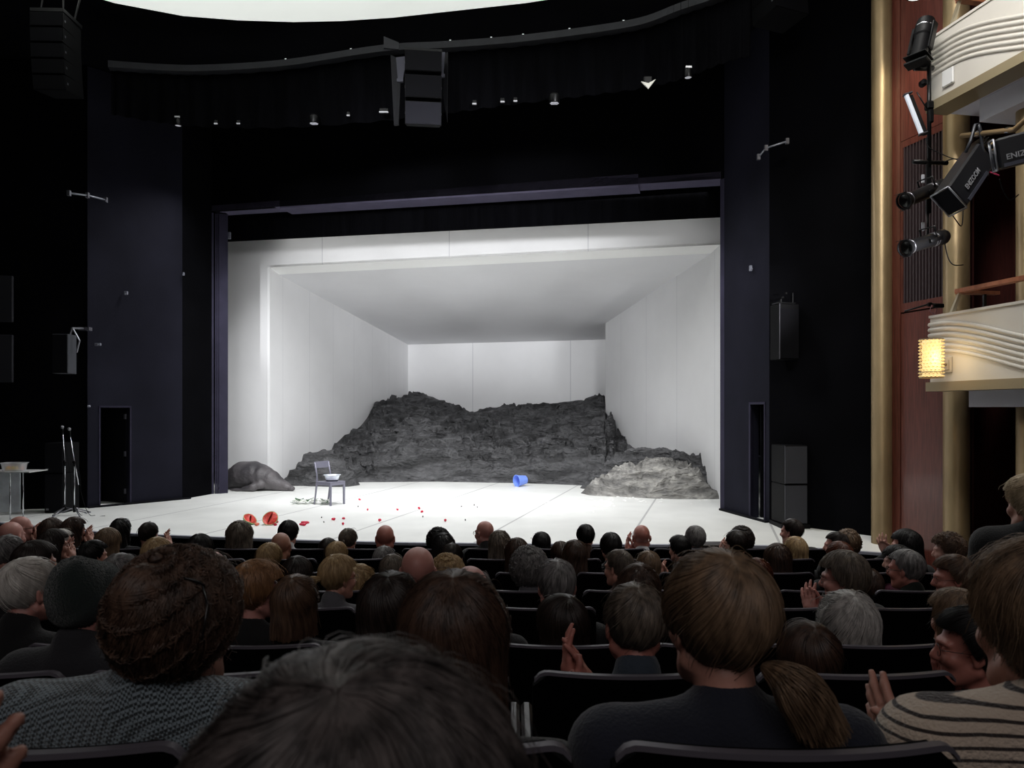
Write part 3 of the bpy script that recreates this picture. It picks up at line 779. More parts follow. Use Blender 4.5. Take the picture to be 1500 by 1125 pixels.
# ================================================================ left: table, tub, speakers, microphones
TZ=ZP(690,12.9)
def table():
    x1=XP(57,12.9); x0=XP(-60,12.9)
    t=thing('side_table',((x0+x1)/2,12.9,0),'small table with thin metal legs at the very edge of the stage, tub on it','table')
    w=x1-x0; mb=MB(); mb.box((0,0,TZ),(w,.5,.018),bev=.004); mb.done('tabletop',mat('grey_white_top',(205,205,205),.4),t)
    for px,dy in ((15,-.22),(34,.2),(-52,-.22),(-44,.2)):
        X=XP(px,12.9+dy)-t.location.x; mb=MB(); mb.tube([(X,dy,0),(X,dy,TZ-.009)],.012,10); mb.done('leg',M_CHROME,t,True)
    # tub
    X=XP(21,12.85); tt=thing('plastic_tub',(X,12.85,TZ+.009),'translucent plastic tub holding lemons and oranges on the side table','tub')
    m=mat('clear_plastic',(236,238,242),.25,alpha=.32)
    V=[];Fs=[]
    def rr(hw,hd,z):
        out=[]
        for k in range(28):
            an=2*PI*k/28; e=.6; out.append((math.copysign(abs(math.cos(an))**e,math.cos(an))*hw,math.copysign(abs(math.sin(an))**e,math.sin(an))*hd,z))
        return out
    R_=[rr(.17,.12,0),rr(.185,.135,.10),rr(.205,.15,.135),rr(.215,.16,.137),rr(.213,.158,.143),rr(.2,.146,.14),rr(.18,.13,.1),rr(.165,.115,.006)]
    for q in R_: V+=q
    for i in range(7):
        for k in range(28): Fs.append((i*28+k,i*28+(k+1)%28,(i+1)*28+(k+1)%28,(i+1)*28+k))
    Fs.append(tuple(range(28))[::-1]); Fs.append(tuple(7*28+k for k in range(28)))
    MB().add(V,Fs).done('tub_body',m,tt,True,angle=45)
    for i,(a,b,c,g,nm,lb,gr) in enumerate([(-.10,-.03,.04,(240,190,50),'lemon','lemon at the darker end of the plastic tub',None),(-.03,.0,.042,(245,214,80),'lemon','lemon lying in the middle of the plastic tub',None),(.05,-.02,.04,(240,200,90),'lemon','lemon beside the middle one in the plastic tub',None),(.12,.02,.042,(235,140,70),'orange','orange at the end of the tub nearer the speakers',None),(-.13,.05,.042,(225,130,50),'orange','orange at the far end of the tub behind a lemon',None)]):
        o=MB().lathe([(0,-.036),(.012,-.034),(.026,-.022),(.033,0),(.026,.022),(.012,.034),(0,.036)],n=16,R=Euler((1.3,i*.7,.4)).to_matrix() if nm=='lemon' else None).done(nm,mat('peel_%d'%i,g,.45,bump=.2,bscale=120),None,True,loc=(X+a,12.85+b,TZ+.015+.038)); tag(o,lb,'fruit',gr)
    # silver panel leaning behind the table
    mb=MB(); a=Vector((XP(29,13.35),13.35,0)); b=Vector((XP(-70,13.2),13.2,0)); wallquad(mb,(a.x,a.y),(b.x,b.y),.04,TZ-.06,.03)
    o=mb.done('metal_sheet',mat('dull_silver_sheet',(205,210,216),.45,metal=.2,var=.25,vscale=4),None); tag(o,'dull silver sheet standing behind the side table legs','panel')
table()
def cabinet(name,px0,px1,py0,py1,D,depth,lab,cat='speaker',grille=True,split=None,group=None,z0=None,yaw=0,parent=None):
    x0,x1=XP(px0,D),XP(px1,D); zt=ZP(py0,D); zb=ZP(py1,D) if z0 is None else z0
    t=thing(name,((x0+x1)/2,D+depth/2,zb),lab,cat,group,rz=yaw); w=x1-x0; h=zt-zb
    mb=MB(); mb.box((0,0,h/2),(w,depth,h),bev=.01); mb.done('body',M_BLKPLA,t)
    if grille:
        mb=MB(); mb.box((0,-depth/2-.006,h/2),(w-.03,.014,h-.03),bev=.004); mb.done('grille',M_GRILLE,t)
        mb=MB(); mb.box((-w/2+.06,-depth/2-.014,.07),(.05,.003,.035)); mb.done('badge',mat('badge_grey',(120,120,125),.4),t)
    return t
cabinet('subwoofer_speaker',65,93,693.5,750,13.5,.5,'lower of two black speaker cabinets stacked behind the microphone stands',z0=0.0)
cabinet('subwoofer_speaker',65,93,649,693,13.5,.5,'upper of two black speaker cabinets stacked behind the microphone stands')
def mic(px,pyt,pxb,pyb,D,lab,tilt,s,gap=0):
    c=Vector((XP(pxb,D),D,0)); t=thing('microphone_stand',c,lab,'microphone stand')
    H=ZP(pyt,D); xt=XP(px,D)-c.x; mid=.95
    for k in range(3):
        an=2*PI*k/3+s; mb=MB(); mb.tube([(0,0,.14),(.33*math.cos(an),.33*math.sin(an),.02)],.011,8); mb.tube([(.31*math.cos(an),.31*math.sin(an),.025),(.35*math.cos(an),.35*math.sin(an),.012)],.014,8); mb.done('leg',M_STEEL,t,True)
    mb=MB(); mb.tube([(0,0,.08),(0,0,mid)],.011,10); mb.done('pole',M_CHROME,t,True)
    mb=MB(); mb.tube([(0,0,.06),(0,0,.17)],.024,10); mb.done('collar',M_BLKPLA,t,True)
    mb=MB(); mb.tube([(0,0,mid-.06),(0,0,mid+.03)],.02,10); mb.tube([(-.03,0,mid),(.03,0,mid)],.018,10); mb.done('clutch',M_BLKPLA,t,True)
    b0=Vector((xt*1.2 if not gap else .09,-.02,mid-.35 if not gap else mid-.4)); b1=Vector((xt,0,H-.12))
    mb=MB(); mb.tube([b0,(0,0,mid),b1] if gap else [(0,0,mid-.1),(0,0,mid+.02),b1],.009,8); mb.done('boom',M_CHROME,t,True)
    mb=MB(); dd=(b1-Vector((0,0,mid))).normalized(); mb.tube([b1,b1+dd*.1],[.012,.017],10); mb.done('microphone',M_BLKPLA,t,True)
    hc=b1+dd*.125; R_=dd.to_track_quat('Z','Y').to_matrix()
    mb=MB(); mb.lathe([(.016,-.028),(.028,-.01),(.03,.008),(.022,.026),(.0,.034)],hc,14,R_); o=mb.done('microphone_head',mat('mesh_grey',(150,150,155),.35,metal=.8,bump=.5,bscale=400),t,True)
    mb=MB(); P=smoothpts([b1,Vector((xt+.05,.02,H*.75)),Vector((.10,.0,.7)),Vector((.12,0,.4)),Vector((.3,-.05,.02)),Vector((.6,-.1,.01))],5); mb.tube(P,.005,6); mb.done('cable',M_BLKPLA,t,True)
mic(92,626,95,747,13.25,'microphone stand with an upright pole, nearer the side table',0,.5)
mic(103,629,109,747,13.2,'microphone stand with a leaning boom, nearer the tower door',0,1.3,gap=1)
# wall speaker on a bracket, left
D=13.1
t=thing('wall_speaker',(XP(87,D),D+.15,ZP(547,D)),'black loudspeaker on a bracket on the dark wall above the microphones','speaker',rz=math.radians(4))
w=.27;h=ZP(489,D)-ZP(547,D)
MB().box((0,0,h/2),(w,.30,h),bev=.008).done('body',mat('speaker_box_grey',(60,62,68),.55),t)
MB().box((0,-.156,h/2),(w-.02,.012,h-.02)).done('grille',M_GRILLE,t)
mb=MB(); mb.tube([(.1,0,h),(.12,.02,h+.12),(.15,.35,h+.15)],.02,8); mb.tube([(.21,0,h*.55),(.26,0,h*.85),(.14,.02,h+.1)],.016,8); mb.box((.15,.42,h+.15),(.2,.12,.06)); mb.done('bracket',M_STEEL,t)
# dark wall panels, far left and far right
for i,(a,b,c,e,D,lb) in enumerate(((-60,15,403,471,13.5,'upper dark square acoustic panel on the wall above the side table'),(-60,15,490,560,13.5,'lower dark square acoustic panel on the wall above the side table'))):
    mb=MB(); mb.box(((XP(a,D)+XP(b,D))/2,D,(ZP(c,D)+ZP(e,D))/2),(XP(b,D)-XP(a,D),.06,ZP(c,D)-ZP(e,D)),Matrix.Rotation(.2,3,'Z'),bev=.01); o=mb.done('acoustic_panel',mat('panel_slate',(26,26,34),.7),None); tag(o,lb,'panel')
for (a,b,c,e,D,lb) in ((1257,1277,338,462,11.3,'upper narrow dark panel on the black wall beside the gold column'),(1257,1277,463,538,11.3,'lower narrow dark panel on the black wall beside the gold column')):
    mb=MB(); mb.box(((XP(a,D)+XP(b,D))/2,D-.05,(ZP(c,D)+ZP(e,D))/2),(XP(b,D)-XP(a,D),.05,ZP(c,D)-ZP(e,D)),Matrix.Rotation(-.75,3,'Z'),bev=.005); o=mb.done('acoustic_panel',mat('panel_slate',(26,26,34),.7),None); tag(o,lb,'panel')
# right wall speaker and floor stack
D=12.0
t=thing('wall_speaker',(XP(1149,D),D,ZP(527,D)),'black loudspeaker hung on the wall above the stacked floor speakers','speaker',rz=math.radians(12))
w=(XP(1167,D)-XP(1131,D))*.86; h=ZP(447,D)-ZP(527,D)
MB().box((0,0,h/2),(w,.28,h),bev=.008).done('body',M_BLKPLA,t); MB().box((0,-.145,h/2-.03),(w-.02,.012,h-.09)).done('grille',M_GRILLE,t)
mb=MB(); mb.box((.02,.05,h+.03),(w*.9,.2,.02)); mb.tube([(-.05,.02,h),(-.05,.02,h+.09),(.12,.15,h+.16)],.012,8); mb.tube([(.14,-.02,0),(.14,-.02,h+.2)],.009,8); mb.lathe([(.02,0),(.02,.03)],(-.06,-.05,h+.1),10,close=True); mb.lathe([(.02,0),(.02,.03)],(.0,-.05,h+.17),10,close=True); mb.done('bracket',M_BLKMET,t)
mb=MB(); mb.tube([(-w/2-.005,-.15,0),(-w/2-.005,-.15,h)],.006,6); mb.done('edge_strip',mat('worn_edge',(90,90,98),.4),t)
D=11.75; z1=ZP(652.5,D); z2=ZP(709.5,D); zb=ZP(768,D)
for (a,b,lb) in ((zb,z2-.004,'lower dark grey floor speaker standing beside the black wall on stage'),(z2,z1,'upper dark grey floor speaker resting on the one below, stage side wall')):
    w=XP(1182,D)-XP(1147,D); t=thing('floor_speaker',(XP(1164.5,D),D+.25,a),lb,'speaker',rz=math.radians(4)); h=b-a
    MB().box((0,0,h/2),(w,.5,h),bev=.012).done('body',M_BLKPLA,t); MB().box((0,-.257,h/2),(w-.03,.014,h-.03)).done('grille',mat('grille_grey',(52,53,60),.55,bump=.5,bscale=300),t)
    MB().tube([(-w/2+.004,-.262,.01),(-w/2+.004,-.262,h-.01)],.005,6).done('edge_strip',mat('worn_edge',(90,90,98),.4),t)
mb=MB(); mb.box((XP(1165,D),D+.25,zb/2),(.46,.56,max(.02,zb-.002)),bev=.005); o=mb.done('speaker_plinth',M_BLKPLA); tag(o,'low black plinth under the stacked floor speakers','plinth')

# ---------------------------------------------------------------- hung line arrays
def line_array(px,pyt,pyb,D,w,yaw,n,lab,curve,cables=True,lastgrey=False,pitch0=0.0):
    zt=ZP(pyt,D); zb=ZP(pyb,D); h=(zt-zb)/n
    t=thing('line_array_speaker',(XP(px,D),D,zt),lab,'speaker',rz=yaw)
    z=0;y=0;a=pitch0
    for i in range(n):
        R=Matrix.Rotation(a,3,'X'); c=R@Vector((0,0,-h/2))
        mb=MB(); V=[]; hw,hd=w/2,.26
        q=[(-hw,-hd),(hw,-hd),(hw*.92,hd),(-hw*.92,hd)]
        bo=[Vector((0,y,z))+R@Vector((x,yy,-h+.006)) for x,yy in q]; to=[Vector((0,y,z))+R@Vector((x,yy,0)) for x,yy in q]
        mb.hull8(bo,to); mb.done('cabinet',M_BLKPLA,t)
        mb=MB(); q=[(-hw+.008,-hd-.012),(hw-.008,-hd-.012),(hw-.008,-hd),(-hw+.008,-hd)]
        mb.hull8([Vector((0,y,z))+R@Vector((x,yy,-h+.014)) for x,yy in q],[Vector((0,y,z))+R@Vector((x,yy,-.008)) for x,yy in q])
        mb.done('grille',mat('grille_lit',(46,46,54),.6,bump=.8,bscale=260,spec=.2) if (lastgrey and i==n-1) else M_GRILLE,t)
        mb=MB(); 
        for s in (-1,1): mb.box(Vector((0,y,z))+R@Vector((s*(hw-.01),-.2,-h*.5)),(.025,.03,.03))
        mb.done('rigging_pin',M_STEEL,t)
        z+= (R@Vector((0,0,-h))).z; y+=(R@Vector((0,0,-h))).y; a+=curve
    mb=MB(); mb.box((0,0,.04),(w*1.02,.5,.05))
    if cables:
        for x in (-.18,.15): mb.tube([(x,-.1,.05),(x*.7,0,.9)],.012,6); 
        mb.tube([(.2,.1,.05),(.28,.15,.5),(.15,.1,1.0)],.015,6)
    mb.done('rigging_frame',M_BLKMET,t)
line_array(83,31,136,11.0,.47,math.radians(2),5,'tall hung column of black speaker boxes against the dark side wall',.04)
line_array(620,88,183,11.6,.56,math.radians(7),3,'hung speaker cluster over the centre of the stage opening, lowest box grey',.20,False,True,-.1)
line_array(1139,-70,33,11.2,.62,math.radians(22),4,'hung speaker boxes at the top beside the black side wall',-.03)
# brackets and cloth strips that flank the centre cluster
t=thing('cluster_bracket',W(620,60,11.8),'black cloth strips and steel arms that carry the centre speaker cluster','bracket')
o_=t.location
def rel(px,py,D): return W(px,py,D)-o_
mb=MB(); mb.hull8([rel(572,80,11.8),rel(588,88,11.7),rel(584,182,11.7),rel(577,183,11.8)],[p+Vector((0,.05,0)) for p in (rel(572,80,11.8),rel(588,88,11.7),rel(584,182,11.7),rel(577,183,11.8))]); mb.done('cloth_strip',mat('strip_slate',(24,24,30),.8),t)
mb=MB(); q=[rel(650,78,11.8),rel(656,76,11.7),rel(655,178,11.7),rel(649,140,11.8)]; mb.hull8(q,[p+Vector((0,.05,0)) for p in q]); mb.done('cloth_strip',mat('strip_slate',(24,24,30),.8),t)
for a in ((580,84,596,82,590,118,583,118),(642,76,652,76,649,112,645,110)):
    q=[rel(a[0],a[1],11.6),rel(a[2],a[3],11.6),rel(a[4],a[5],11.6),rel(a[6],a[7],11.6)]
    mb=MB(); mb.hull8(q,[p+Vector((0,.03,0)) for p in q]); mb.box((q[2]+q[3])/2-Vector((0,.02,.01)),(.1,.05,.05)); mb.done('arm',mat('arm_slate',(70,70,82),.5,metal=.3),t)
mb=MB(); q=[rel(562,53,12.2),rel(584,62,12.1),rel(584,72,12.1),rel(562,70,12.2)]; mb.hull8(q,[p+Vector((0,.05,0)) for p in q]); mb.done('fin',mat('arm_dark',(40,40,48),.6),t)

# lamps whose rims show under the drape
def rim_lamp(px,py,D,kind,lab):
    t=thing('stage_lamp',W(px,py-3,D),lab,'lamp'); t.scale=(.7,.7,.7) if kind!='flap' else (.85,.85,.85)
    if kind=='cells':
        MB().lathe([(.11,-.05),(.125,.0),(.125,.12),(.09,.16)],n=20).done('housing',M_BLKMET,t,True,angle=40)
        mb=MB()
        for i in range(-3,4):
            for j in range(-2,3):
                x=i*.03+(j%2)*.015; y=j*.03
                if x*x+y*y<.0095: mb.lathe([(.0,-.058),(.011,-.056),(.012,-.05)],(x,y,0),8)
        mb.done('lens_array',mat('lit_lens',(225,225,232),.2,emit=(220,222,235),estr=.35),t,True)
    elif kind=='par':
        MB().lathe([(.075,-.06),(.08,-.05),(.08,.1),(.05,.14)],n=20).done('housing',M_BLKMET,t,True,angle=40)
        MB().lathe([(0,-.045),(.07,-.05)],n=20).done('lens',mat('lit_lens2',(200,200,205),.2,emit=(210,210,220),estr=.3),t,True)
        mb=MB(); mb.box((0,-.04,.15),(.13,.05,.04)); mb.done('yoke',mat('lit_lens3',(210,210,215),.3,metal=.6),t)
    elif kind=='flap':
        q=[(-.13,0,.06),(.0,0,-.07),(.13,0,.1),(.0,0,.03)]; mb=MB(); mb.hull8(q,[(a,b+.03,c) for a,b,c in q]); mb.done('flap',mat('bright_flap',(200,198,190),.4,metal=.4,emit=(235,235,225),estr=.25),t)
        MB().box((0,.1,.1),(.16,.14,.16),bev=.02).done('housing',M_BLKMET,t)
    else:
        w=kind; MB().box((0,0,0),(w,.04,.03),bev=.008).done('strip',mat('bright_strip',(215,215,220),.4,metal=.3,emit=(230,232,240),estr=.2),t)
        MB().box((0,.06,.05),(w*.9,.1,.08)).done('housing',M_BLKMET,t)
    return t
rim_lamp(460,181,12.7,'cells','round many-celled lamp under the drape edge before the centre cluster')
rim_lamp(812,151,11.75,'cells','round many-celled lamp under the drape edge past the centre cluster')
rim_lamp(950,127,11.3,'flap','pale triangular flap lamp under the drape edge, between two round lamps')
rim_lamp(1008,113,11.0,'par','small round spotlight under the drape edge nearest the side tower')
rim_lamp(562,167,12.3,.22,'bright strip lamp under the drape beside the hung centre speakers')
rim_lamp(695,155,12.1,.10,'short bright strip just past the hung centre speakers')
rim_lamp(736,152,12.0,.10,'first of two short bright strips before the many-celled lamp')
rim_lamp(755,151,11.95,.09,'second short bright strip, next to the many-celled lamp')
rim_lamp(316,184,13.0,.09,'faint strip lamp under the drape near the scuffed tower')
rim_lamp(349,184,13.0,.09,'faint strip lamp second from the scuffed tower')
rim_lamp(510,172,12.6,.08,'small strip lamp between the celled lamp and the centre cluster')
rim_lamp(261,184,13.05,'par','small round lamp at the top corner of the scuffed tower')
# thin wall pipes
def pipe(pts,lab,r=.016):
    t=thing('wall_pipe',W(*pts[0]),lab,'pipe'); b=t.location.copy(); P=[W(*p)-b for p in pts]
    MB().tube(P,r,8).done('tube',mat('pale_pipe',(165,168,180),.35,metal=.6),t,True)
    mb=MB()
    for p in P: mb.box(p,(.05,.05,.09))
    mb.done('clamp',M_STEEL,t)
pipe([(101,283,12.6),(128,286,12.9),(155,293,13.3)],'thin bent pipe jutting from the dark wall beside the scuffed tower')
pipe([(1111,230,12.0),(1122,217,11.9),(1153,207,11.7)],'thin bent pipe jutting from the black wall on the gold column side')
# small fittings on the walls
for (px,py,D,w,h,lb) in ((187,430,14.7,.07,.07,'small round hook on the scuffed tower'),(146,505,14.2,.12,.05,'small grey plate on the scuffed tower below the hook'),(271,402,15.6,.03,.07,'tiny pale hook in the dark recess beside the tower'),(133,595,14.1,.05,.04,'tiny pale cleat on the wall above the tower door'),(1098,394,12.9,.05,.1,'small pale hook on the tower near the hung wall speaker'),(337,346,17.1,.08,.16,'bright little clamp at the upper corner of the stage opening')):
    mb=MB(); mb.box((0,0,0),(w,.05,h),bev=.01); mb.tube([(0,0,-h*.3),(0,-.05,-h*.5),(w*.3,-.06,-h*.1)],.008,6); o=mb.done('wall_hook',mat('pale_fitting',(140,142,155),.4,metal=.4),None,loc=W(px,py,D)-Vector((0,.06,0))); tag(o,lb,'hook')
# low dark bench at the stage edge
c=W(1050,798,9.6); mb=MB(); mb.box((0,0,0),(.62,.25,.045),bev=.01)
for s in (-.27,.27): mb.box((s,0,-.28),(.04,.2,.55))
o=mb.done('low_bench',mat('bench_dark',(34,26,24),.4),None,loc=c); tag(o,'low dark wooden bench end against the stage edge','bench')
# ================================================================ right side: gilt columns, veneer, boxes
def gold_mat():
    m=mat('gilded_plaster',(150,130,98),.38,metal=.55,var=.16,vscale=5,stretch=(1,1,.4),bump=.05,bscale=30); return m
M_GOLD=gold_mat()
def wood(name,c1,c2,rough=.35,sc=9):
    return mat(name,c1,rough,col2=c2,vscale=sc,stretch=(6,6,.35),bump=.05,bscale=60,coat=.2)
M_WOOD=wood('red_veneer',(78,38,32),(112,60,50)); M_WOODD=wood('dark_red_veneer',(52,23,21),(78,36,32),.5)
M_RAILW=wood('rail_wood',(150,92,66),(178,116,86),.4,4)
M_CREAM=mat('cream_plaster',(206,201,193),.6,var=.03,vscale=3); M_BRASS=mat('brass_trim',(160,145,116),.4,metal=.35)
M_UNDER=mat('white_soffit',(212,212,222),.6)
def column(px,D,r,lab):
    c=Vector((XP(px,D),D,-.35)); 
    mb=MB(); H=ZC+.35
    mb.lathe([(r*1.12,0),(r*1.12,.07),(r,.09),(r,H)],n=40); t=thing('gilded_column',c,lab,'column','gilded columns'); t['kind']='thing'
    mb.done('shaft',M_GOLD,t,True,angle=50)
    MB().lathe([(r*1.2,0),(r*1.2,.05),(r*1.12,.055)],n=40,close=True).done('foot_ring',M_BRASS,t,True,angle=50)
    return t
column(1291.5,10.45,.135,'full-height gold column beside the black stage wall')
column(1401,9.35,.15,'gold column behind the tips of both balconies')
column(1512,8.3,.155,'gold column between the two boxes at the picture edge')
# panelled wall between the first two columns
PA=Vector((XP(1304,10.42),10.42,0)); PB=Vector((XP(1392,9.42),9.42,0)); pdv=(PB-PA).normalized(); pl=(PB-PA).length
pn=Vector((pdv.y,-pdv.x,0)); 
if pn.dot(PA)>0: pn=-pn
def PT(px): return onray(PA,pdv,px)
def pq(mb,t0,t1,z0,z1,out=0.0,th=.05):
    """slab on the panelled wall; z may be a pair (at t0,at t1)"""
    z0=z0 if isinstance(z0,tuple) else (z0,z0); z1=z1 if isinstance(z1,tuple) else (z1,z1)
    a=PA+pdv*t0+pn*out; b=PA+pdv*t1+pn*out
    mb.hull8([a+Vector((0,0,z0[0])),b+Vector((0,0,z0[1])),b-pn*th+Vector((0,0,z0[1])),a-pn*th+Vector((0,0,z0[0]))],
             [a+Vector((0,0,z1[0])),b+Vector((0,0,z1[1])),b-pn*th+Vector((0,0,z1[1])),a-pn*th+Vector((0,0,z1[0]))])
mb=MB(); pq(mb,-.4,PT(1398),-.35,ZC,-.06,.1); struct(mb,'wall_right_veneer',M_WOODD)
g0,g1=PT(1323.5),PT(1384); s0=PT(1319.5)
zt=EYE+3.60; zbt=EYE+1.46
t=thing('veneer_panel',(0,0,0),'plain red-brown veneer panel above the slatted grille','panel')
mb=MB(); pq(mb,s0+.01,PT(1390),zt+.1,ZC,.004); mb.done('panel_board',M_WOOD,t)
t=thing('veneer_panel',(0,0,0),'plain red-brown veneer panel below the slatted grille','panel')
mb=MB(); pq(mb,s0+.01,PT(1390),-.35,zbt-.14,.004); mb.done('panel_board',M_WOOD,t)
t=thing('veneer_panel',(0,0,0),'narrow red-brown veneer strip between the gold column and the grille','panel')
mb=MB(); pq(mb,-.02,s0-.004,-.35,ZC,.008); mb.done('panel_board',M_WOOD,t)
t=thing('slatted_grille',(0,0,0),'tall grille of dark vertical slats in a red-brown frame behind the spotlights','grille')
mb=MB(); pq(mb,s0+.01,g0,zbt-.12,zt+.09,.01); pq(mb,g1,PT(1390),zbt-.12,zt+.09,.01); pq(mb,g0,g1,zt,zt+.09,.01); pq(mb,g0,g1,zbt-.12,zbt,.01); mb.done('frame',M_WOOD,t)
mb=MB(); pq(mb,g0,g1,zbt,zt,-.02,.01); mb.done('backing',M_BLACK2,t)
mb=MB(); nsl=13
for i in range(nsl):
    a=g0+(g1-g0)*(i+.25)/nsl; pq(mb,a,a+(g1-g0)/nsl*.42,zbt,zt,.012,.03)
mb.done('slat',mat('slat_mauve',(58,46,50),.5),t)
# deep wall behind the boxes
mb=MB(); wallquad(mb,(6.35,10.2),(7.6,5.0),-.8,ZC); struct(mb,'wall_right_boxes',M_WOODD)
mb=MB(); wallquad(mb,(XP(1398,9.42),9.42),(6.4,10.3),-.8,ZC); struct(mb,'wall_right_return',M_WOODD)
for px in (1424,1486):
    mb=MB(); D=9.0 if px<1450 else 7.8; D2=9.5; X=XP(px,D2)
    mb.box((XP(px,D2)+0,D2,3),(.03,.03,10)); o=struct(mb,'trim_box_wall',M_WOODD)

# balconies
BA=Vector((5.09,9.0,0)); bdv=Vector((.187,-.982,0)).normalized(); bn=Vector((-bdv.y,bdv.x,0))
if bn.x<0: bn=-bn        # points outward, away from the hall
LB=4.2
def smooth(x): x=max(0,min(1,x)); return x*x*(3-2*x)
def balcony(z0,z1,lab,ribtop,drop,s0,s1,below,below_s,below_in):
    t=thing('balcony_box',(BA.x,BA.y,0),lab,'balcony','balcony boxes'); o=t.location.copy()
    def P(s,n,z): return bdv*s+bn*n+Vector((0,0,z))
    mb=MB(); mb.hull8([P(0,0,z0+.06),P(LB,0,z0+.06),P(LB,.09,z0+.06),P(0,.09,z0+.06)],[P(0,0,z1),P(LB,0,z1),P(LB,.09,z1),P(0,.09,z1)]); mb.done('parapet',M_CREAM,t)
    mb=MB(); mb.hull8([P(0,.09,z0+.06),P(.09,.09,z0+.06),P(.09,1.3,z0+.06),P(0,1.3,z0+.06)],[P(0,.09,z1),P(.09,.09,z1),P(.09,1.3,z1),P(0,1.3,z1)]); mb.done('end_wall',M_CREAM,t)
    mb=MB(); mb.hull8([P(-.01,-.015,z1),P(LB,-.015,z1),P(LB,.14,z1),P(-.01,.14,z1)],[P(-.01,-.015,z1+.03),P(LB,-.015,z1+.03),P(LB,.14,z1+.03),P(-.01,.14,z1+.03)]); mb.done('coping',M_CREAM,t)
    mb=MB(); mb.hull8([P(-.03,-.04,z0-.05),P(LB,-.04,z0-.05),P(LB,.26,z0-.05),P(-.03,.26,z0-.05)],[P(-.03,-.04,z0+.06),P(LB,-.04,z0+.06),P(LB,.26,z0+.06),P(-.03,.26,z0+.06)]); mb.done('brass_trim',M_BRASS,t)
    mb=MB(); mb.hull8([P(0,.1,z0-.04),P(LB,.1,z0-.04),P(LB,1.35,z0-.04),P(0,1.35,z0-.04)],[P(0,.1,z0+.05),P(LB,.1,z0+.05),P(LB,1.35,z0+.05),P(0,1.35,z0+.05)]); mb.done('floor_slab',M_UNDER,t)
    mb=MB(); a=below_s; mb.hull8([P(a,below_in,z0-below),P(LB,below_in,z0-below),P(LB,1.3,z0-below),P(a,1.3,z0-below)],[P(a,below_in,z0-.05),P(LB,below_in,z0-.05),P(LB,1.3,z0-.05),P(a,1.3,z0-.05)]); mb.done('underbox',M_UNDER,t)
    for i in range(6):
        pts=[]
        for k in range(60):
            s=LB*k/59; z=ribtop-i*.066-drop*smooth((s-s0)/(s1-s0))+ (drop*.5*smooth((s-s1)/1.3) if s>s1 else 0)
            pts.append(P(s,0.0,z))
        mb=MB(); mb.tube(pts,.0235,10); 
        # end knuckle
        mb.lathe([(.0,-.027),(.02,-.02),(.03,0),(.02,.02),(0,.027)],pts[0],10)
        mb.done('wavy_rib',M_CREAM,t,True)
    return t
ZL0=EYE+.27; ZL1=EYE+1.11; ZU0=EYE+3.66; ZU1=EYE+4.49
bL=balcony(ZL0,ZL1,'lower cream balcony box with wavy ribs, crystal lamp on its corner',EYE+1.03,.36,.15,1.9,.24,.35,.22)
bU=balcony(ZU0,ZU1,'upper cream balcony box with wavy ribs and a square cover plate',EYE+4.38,.42,.3,2.0,.30,.42,.30)
# cover plate on the upper balcony
def onB(px,s_off=0):
    s=(px-HX)/F; t=(BA.x-s*BA.y)/(s*bdv.y-bdv.x); return t
q=BA+bdv*onB(1391)-bn*.02; zz=ZP(113,q.y)
R_=Matrix(((bdv.x,bn.x,0),(bdv.y,bn.y,0),(0,0,1)))
mb=MB(); mb.box((0,0,0),(.17,.03,.19),R_,bev=.008)
for a in (-.07,.07):
    for b in (-.08,.08): mb.box(R_@Vector((a,-.017,b)),(.01,.01,.01))
o=mb.done('cover_plate',mat('plate_white',(226,226,226),.5),None,loc=(q.x,q.y,zz)); tag(o,'small square white cover plate on the face of the upper balcony','plate')
# wooden hand rails
def handrail(zr,lab,pa,pz,extra=True):
    a=BA+bdv*onB(1397)+bn*.06; b=BA+bdv*LB+bn*.06
    t=thing('wooden_handrail',(a.x,a.y,0),lab,'handrail'); o=a
    def hx(p,q,w,h,m,name):
        d=(q-p).normalized(); n=Vector((-d.y,d.x,0)).normalized()*w/2; u=Vector((0,0,h))
        c=[p-n,q-n,q+n,p+n]; MB().hull8(c,[x+u for x in c]).done(name,m,t)
    hx(Vector((0,0,zr)),b-a+Vector((0,0,zr)),.10,.045,M_RAILW,'rail')
    hx(Vector((.0,.0,zr-.005)),Vector((.52,.10,zr-.005)),.09,.04,M_RAILW,'return_rail')
    MB().hull8([Vector((-.06,.03,pz)),Vector((-.02,.02,pz)),Vector((-.02,.07,pz)),Vector((-.06,.08,pz))],[Vector((0,-.02,zr)),Vector((.03,-.02,zr)),Vector((.03,.02,zr)),Vector((0,.02,zr))]).done('post',mat('pale_post',(176,165,140),.4,metal=.3),t)
    MB().box((.34,.05,(zr+pz)/2),(.03,.03,zr-pz)).done('post',M_BLKMET,t)
    for s in (1.2,2.4): MB().box(bdv*s+Vector((0,0,(zr+pz)/2)),(.03,.03,zr-pz)).done('post',M_BLKMET,t)
handrail(EYE+1.36,'wooden handrail on posts above the lower balcony',0,ZL1+.03)
handrail(EYE+4.78,'wooden handrail on posts above the upper balcony, cut by the picture top',0,ZU1+.03)
